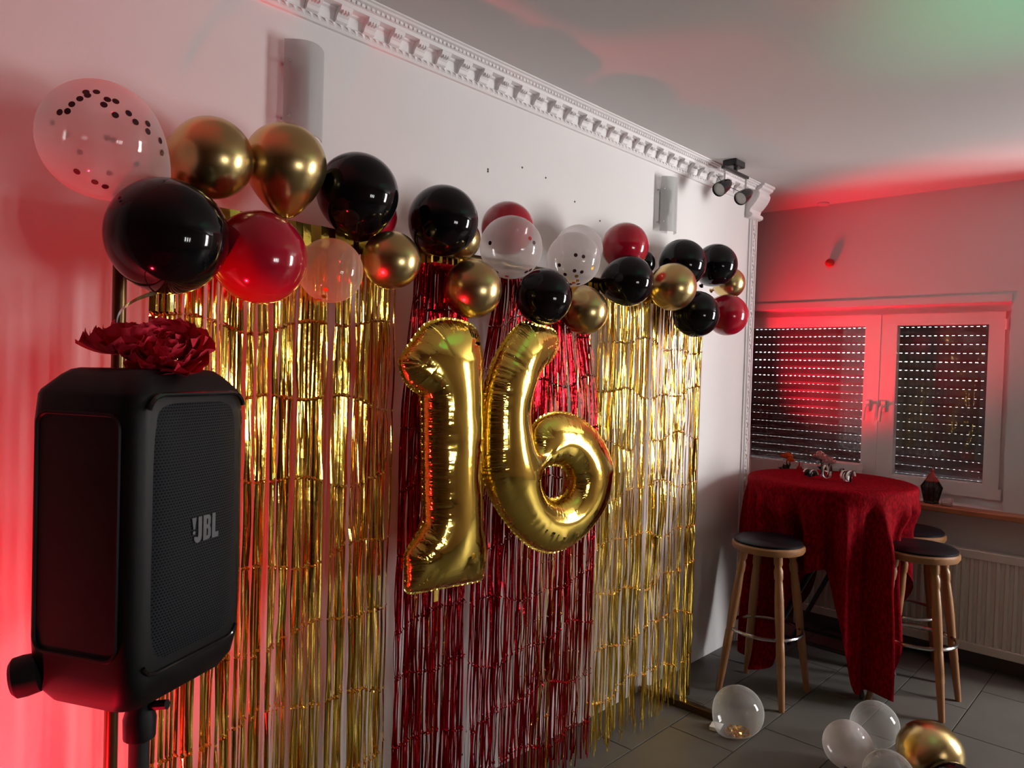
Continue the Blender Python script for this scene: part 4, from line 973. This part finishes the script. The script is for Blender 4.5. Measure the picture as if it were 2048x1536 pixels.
# ------------------------------------------------------------------ wall lamps
def sconce(y, z, label):
    r = empty('wall_lamp', (0, y, z), label, 'lamp', 'frosted glass wall lamps')
    mb = MB(); n = 16; hw = 0.064; outer = []; inner = []
    for i in range(n + 1):
        u = -1 + 2 * i / n; x = 0.030 + 0.042 * (1 - u * u); outer.append((x, hw * u)); inner.append((x - 0.004, hw * u * 0.98))
    mb.prism(outer + inner[::-1], -0.125, 0.135, 'z')
    mb.build('glass_shade', M['frost'], r, smooth=0.5)
    MB().bbox((0.0, -0.030, -0.085), (0.012, 0.030, 0.075), 0.003).build('wall_plate', M['pvc'], r)
    MB().tube([(0.012, 0, -0.04), (0.030, 0, -0.04), (0.030, 0, 0.02)], 0.008, 8).build('socket', M['chrome'], r, smooth=True)
    MB().lathe([(0, 0), (0.012, 0.0), (0.012, 0.02), (0.016, 0.04), (0.012, 0.06), (0, 0.066)], 12).build('bulb', M['paper'], r, loc=(0.034, 0, 0.02), smooth=True)
    for zz in (-0.080, 0.075): MB().tube([(0.0, -0.052, zz), (0.046, -0.052, zz)], 0.004, 8).build('bracket_pin', M['chrome'], r, smooth=True)
sconce(1.125, 2.325, 'frosted curved glass wall lamp above the gold balloons, tinged red')
sconce(3.105, 2.360, 'frosted curved glass wall lamp near the ceiling spotlight')

# ceiling spotlight
sp_ = empty('ceiling_spotlight', (0.165, 3.50, H), 'black two-headed spotlight under the ceiling near the carved corbel', 'lamp')
MB().bbox((-0.038, -0.050, -0.034), (0.038, 0.050, 0.0), 0.004).build('ceiling_plate', M['blackmetal'], sp_)
MB().tube([(0.01, 0, -0.034), (0.01, 0, -0.055)], 0.010, 10).build('swivel', M['blackmetal'], sp_, smooth=True)
MB().bbox((0.0, -0.135, -0.066), (0.020, 0.135, -0.052), 0.002).build('bar', M['blackmetal'], sp_)
for yy in (-0.115, 0.118):
    MB().tube([(0.01, yy, -0.06), (0.01, yy, -0.128)], 0.0055, 8).build('rod', M['chrome'], sp_, smooth=True)
    d = Vector((-0.10, -0.80, -0.48)).normalized()
    Mh = Matrix.Translation(Vector((0.01, yy, -0.150)) - d * 0.055) @ align(d)
    hd = MB().lathe([(0, 0), (0.012, 0.002), (0.022, 0.015), (0.031, 0.045), (0.036, 0.085), (0.036, 0.108), (0.033, 0.108), (0.032, 0.098)], 20, Mh, capends=False).build('lamp_head', M['plastic_gloss'], sp_, smooth=0.7)
    MB().lathe([(0, 0.100), (0.0325, 0.099)], 20, Mh).build('lens', M['lens'], hd, smooth=0.7)
MB().tube([(0.01, -0.20, -0.112), (0.01, -0.115, -0.142), (0.012, 0.03, -0.146), (0.01, 0.118, -0.150)], 0.0018, 5).build('wire', M['blackmetal'], sp_)
# ball on the far wall and round ceiling cap
kb = empty('wall_ball', (0.225, YW, 2.273), 'small shiny red ball hook on the wall above the window', 'ornament')
MB().lathe([(0, -0.006), (0.012, 0.0), (0.024, 0.008), (0.028, 0.020), (0.024, 0.034), (0.012, 0.042), (0, 0.044)], 20, align((0, -1, 0))).build('ball', M['redball'], kb, smooth=True)
MB().lathe([(0, 0), (0.016, 0), (0.016, 0.004), (0, 0.005)], 16, align((0, -1, 0))).build('rose', M['chrome'], kb)
tag(MB().lathe([(0, 0), (0.034, 0.0), (0.036, -0.008), (0.030, -0.014), (0, -0.015)], 20).build('smoke_alarm', M['ceiling'], loc=(0.186, 4.66, H)), 'small round flush fitting on the ceiling above the window', 'alarm')

# silver curling ribbon under the large black balloon
mb = MB(); pts = catmull([(0.33, 0.615, 1.690), (0.35, 0.565, 1.668), (0.37, 0.530, 1.640), (0.385, 0.520, 1.610), (0.39, 0.530, 1.590)], 8, False)
for i, p in enumerate(pts):
    t = i / (len(pts) - 1); dz = Vector((0.002 * math.cos(t * 5), 0.002 * math.sin(t * 5), 0.005))
    mb.v += [tuple(p - dz), tuple(p + dz)]
for i in range(len(pts) - 1): mb.f.append((i*2, i*2+1, i*2+3, i*2+2))
tag(mb.build('silver_ribbon', M['foil_silver'], smooth=True), 'short silver ribbon end hanging below the largest black balloon', 'ribbon')

# place the loudspeaker lettering and roller last (front face is local +y)
text_part('lettering', M['logo'], -0.018, 0.0125)
spk_roller.location = (0.150, -0.122, 0.030); spk_roller.rotation_euler = align((-0.62, 0.72, 0.18)).to_euler()
